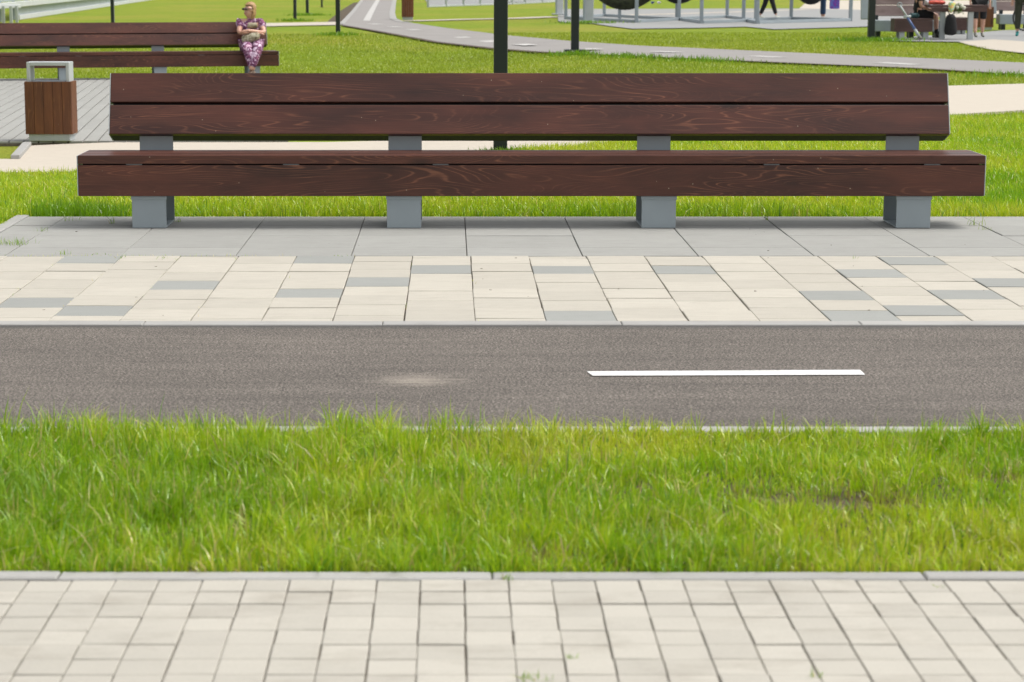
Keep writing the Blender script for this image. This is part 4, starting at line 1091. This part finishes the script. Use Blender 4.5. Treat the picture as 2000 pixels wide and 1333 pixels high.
# seated young man (faces right)
xm, ym = G(1797, 75); 
JM = dict(hip=(0, .0, .56), chest=(.03, 0, .92), neck=(.06, 0, 1.10), head=(.09, 0, 1.23), shl=(.02, -.17, 1.0), ell=(.03, -.19, .74), wrl=(.24, -.14, .66), hdl=(1, .3, -.1), shr=(.02, .17, 1.0), elr=(.06, .19, .74), wrr=(.26, .10, .67), hdr=(1, -.3, 0),
          hpl=(.06, -.09, .54), hpr=(.06, .09, .54), knl=(.40, -.10, .52), knr=(.46, .10, .54), anl=(.42, -.12, .12), anr=(.46, .08, .12), ftl=(1, 0, -.1), ftr=(1, 0, -.1))
pm_ = person((xm-.02, ym+.28, -.02), 0, 'young man in black T-shirt and shorts seated sideways on the block bench', JM, ('black_cloth', 'black_cloth', .93), 'dark_hair', (1, -.15, -.1), 0, 'black_cloth')
for s in 'lr':
    a = Vector(JM['an'+s]); skin('sock', {'a': (*a, .046), 'b': (*(a+Vector((-.003, 0, .13))), .050)}, [('a', 'b')], 'a', 'black_cloth', pm_)
r = empty('white_cloth', (xm+.16, ym+.02, .74)); tag(r, 'white cloth held by the seated young man', 'cloth')
skin('cloth', {'a': (-.06, 0, .14, .05, .04), 'b': (0, 0, .02, .065, .05), 'c': (.12, .0, -.05, .05, .03)}, [('a', 'b'), ('b', 'c')], 'b', 'white_cloth', r)
# standing figures
def standing(px, py, label, clothes, shoes, rz=0, stride=.0, scale=1, face=(0, -1, 0), arm=0, hair='dark_hair'):
    x, y = G(px, py)
    J = dict(hip=(0, 0, .96), chest=(0, 0, 1.28), neck=(0, 0, 1.49), head=(0, -.02, 1.63), shl=(-.18, 0, 1.38), ell=(-.24, .02, 1.10), wrl=(-.25, -.05, .87), shr=(.18, 0, 1.38), elr=(.24, .02, 1.10), wrr=(.25, -.05, .87),
             hpl=(-.10, 0, .90), hpr=(.10, 0, .90), knl=(-.11, -stride*.5, .50), knr=(.11, stride*.3, .50), anl=(-.11, -stride, .10), anr=(.115, stride, .10))
    J['hdl'] = (0, -.1, -1); J['hdr'] = (0, -.1, -1)
    return person((x, y, -.02), rz, label, J, clothes, hair, face, 0, shoes, scale)
standing(1911, 71, 'person in black top and black shorts standing beside the picnic table', ('black_cloth', 'black_cloth', 1.12), 'shoe_grey', 0, .10, .92, (0, 1, 0))
standing(1996, 69, 'person in olive trousers and teal shoes at the right edge of the picture', ('olive_cloth', 'olive_cloth', 1.9), 'teal', math.radians(-20), .0)
standing(1500, 35, 'person in black leggings and pale shoes walking behind the hammock frames', ('black_cloth', 'black_cloth', 1.92), 'shoe_pale', math.radians(95), .25)
pj = standing(1607, 38, 'person in blue jeans standing inside the right hammock frame', ('navy_cloth', 'navy_cloth', 1.86), 'shoe_tan', math.radians(80), .03)
xb_, yb_ = G(1627, 40); r = empty('shopping_bag', (xb_, yb_-.2, .36)); tag(r, 'purple and blue printed shopping bag held beside the person in jeans', 'bag')
b = B(); b.box(-.15, .15, -.06, .06, 0, .36, .02); b.build('bag_body', 'purple', r); b = B(); b.torus((0, 0, .40), .08, .008, 'y', 20, 6); b.build('handle', 'purple', r, True)
# bicycle at the right edge
xw, yw = G(1998, 61); r = empty('bicycle', (xw+.3, yw, 0), math.radians(12)); tag(r, 'bicycle with thin black tyres half outside the right edge', 'bicycle')
for k, xx in enumerate((-.28, .75)):
    b = B(); b.torus((xx, 0, .35), .33, .022, 'y', 40, 8); tyre = b.build('wheel', 'rubber', r, True)
    c = B(); c.torus((xx, 0, .35), .305, .010, 'y', 32, 6); c.build('rim', 'pale_steel', tyre, True)
    c = B()
    for i in range(14): a = i*math.pi/7; c.tube((xx, 0, .35), (xx+.3*math.cos(a), 0, .35+.3*math.sin(a)), .0025, seg=5)
    c.build('spokes', 'pale_steel', tyre)
b = B(); P = dict(rw=(-.28, 0, .35), bb=(.12, 0, .30), st=(.0, 0, .78), hd=(.52, 0, .80), fw=(.75, 0, .35))
for a, c in (('rw', 'bb'), ('rw', 'st'), ('bb', 'st'), ('bb', 'hd'), ('st', 'hd'), ('hd', 'fw')): b.tube(P[a], P[c], .017)
b.build('frame', 'olive_cloth', r, True)
b = B(); b.ball((-.02, 0, .88), (.12, .06, .03), 12); b.tube((0, 0, .78), (-.01, 0, .87), .013); b.build('saddle', 'rubber', r, True)
b = B(); b.tube((.50, -.26, 1.0), (.50, .26, 1.0), .013); b.tube((.52, 0, .8), (.50, 0, 1.0), .013); b.build('handlebar', 'pale_steel', r, True)

# ================================================================ HAMMOCK FRAMES
def hframe(c4, mids, label, H=2.2, w=.105):
    g = [Vector((*G(*p), 0)) for p in c4]; o0 = g[0]
    r = empty('hammock_stand', (o0.x, o0.y, -.02)); tag(r, label, 'hammock frame', 'steel hammock frames')
    for p in g+[Vector((*G(*q), 0)) for q in mids]:
        q = p-o0; b = B(); b.box(-w/2, w/2, -w/2, w/2, .0, H, .006); o = b.build('post', 'steel', r); o.location = q
    for i in range(4):
        a, c = g[i]-o0, g[(i+1) % 4]-o0; dd_ = (c-a).normalized()*(w/2+.002)
        for z in (.045, H-.05):
            b = B(); b.beam((a.x+dd_.x, a.y+dd_.y, z), (c.x-dd_.x, c.y-dd_.y, z), w, .09, .006); b.build('rail', 'steel', r)
    return r
hframe([(1105, 36.5), (1243, 43.5), (1326, 39), (1180, 31.5)], [(1210, 36)], 'left hammock frame of grey steel posts holding the dark green hammock')
hframe([(1370, 45), (1476, 41.5), (1420, 34), (1322, 38)], [], 'middle hammock frame with the widest grey steel corner post')
hframe([(1479, 45.5), (1661, 40.5), (1545, 37.5), (1452, 40.5)], [], 'right hammock frame around the person in jeans')
def hammock(pxa, pxb, pym, py, mat, label, rise=1.0):
    """fabric slung between two points, lowest in the middle"""
    x0, y0 = G(pxa, py); x1 = XA(pxb, y0); zm = ZA(pym, y0); n_, m_ = 16, 8; v, f = [], []
    for i in range(n_+1):
        t = i/n_; sag = 4*(t-.5)**2
        for j in range(m_+1):
            u = j/m_-.5; wdt = .55*(1-sag**2)+.04
            v.append((x0+(x1-x0)*t, y0+u*wdt, zm+sag*rise+(u*2)**2*.32*(1-sag)))
    f = [(i*(m_+1)+j, (i+1)*(m_+1)+j, (i+1)*(m_+1)+j+1, i*(m_+1)+j+1) for i in range(n_) for j in range(m_)]
    c = Vector((x0, y0, 0)); v = [(a-c.x, b-c.y, d_) for a, b, d_ in v]
    r = empty('hammock', (x0, y0, 0)); tag(r, label, 'hammock', 'fabric hammocks in the steel frames')
    me = bpy.data.meshes.new('fabric'); me.from_pydata(v, [], f); o = link('fabric', me, mat, r, True); sd_ = o.modifiers.new('s', 'SOLIDIFY'); sd_.thickness = .02
    b = B()
    for xx, q in ((v[0], -.25), (v[-1], .25)): b.tube(xx, (xx[0]+q, xx[1]+.27, 2.1), .012, seg=6)
    b.build('rope', 'rubber', r); return r
hammock(1140, 1300, 19, 38, 'net_cloth', 'large dark green and black hammock slung in the left frame', .8)
hammock(1258, 1392, 7, 38, 'black_cloth', 'black hammock slung between the left and middle frames', 1.0)
hammock(1525, 1640, 8.5, 39, 'black_cloth', 'black sagging hammock next to the person in jeans', 1.1)
xf, yf = G(1276, 36); r = empty('trainers', (xf, yf, .40)); tag(r, 'blue and white trainers of someone lying in the hammock', 'shoes')
shoe('shoe', (-.05, 0, .1), (.3, -1, .3), 'blue', r); shoe('shoe', (.16, 0, .1), (.3, -1, .3), 'white_cloth', r)
def pillar(px0, px1, py, mat, label, H=2.6, plate=None):
    x0, y0 = G(px0, py); w = XA(px1, y0)-x0; r = empty('steel_pillar', (x0+w/2, y0, -.02)); tag(r, label, 'pillar', 'steel pillars left of the hammocks')
    b = B(); b.box(-w/2, w/2, -.05, .05, .05, H, .01); b.build('panel', mat, r)
    b = B(); b.box(-w/2-.03, -w/2+.03, -.12, -.051, .05, H, .008); b.build('flange', 'steel', r)
    q = plate or w*.7; b = B(); b.box(-q, q, -.2, .2, 0, .06, .01); b.build('base_plate', 'pale_steel', r); return r
pillar(1086, 1100, 28.5, 'fence_pale', 'narrow pale pillar on a wide foot left of the second lamp post', plate=.28)
pillar(1140, 1159, 43, 'pale_steel', 'broad pale grey pillar right of the second lamp post')
# a few weeds by the fence
for px, py, h_, lb in ((57, 30, .9, 'tall leafy weed growing against the metal fence'), (80, 26, .4, 'low weed beside the tall weed at the metal fence')):
    x, y = G(px, py); n = 50; r = blades('weed_plant', np.random.randn(n)*.07, np.random.randn(n)*.07, np.random.uniform(0, h_*.8, n), np.random.uniform(.1, .25, n), np.full(n, .05), np.tile([.06, .12, .02], (n, 1)), 2, 1.1)
    r.location = (x, y, -.03); tag(r, lb, 'weed')
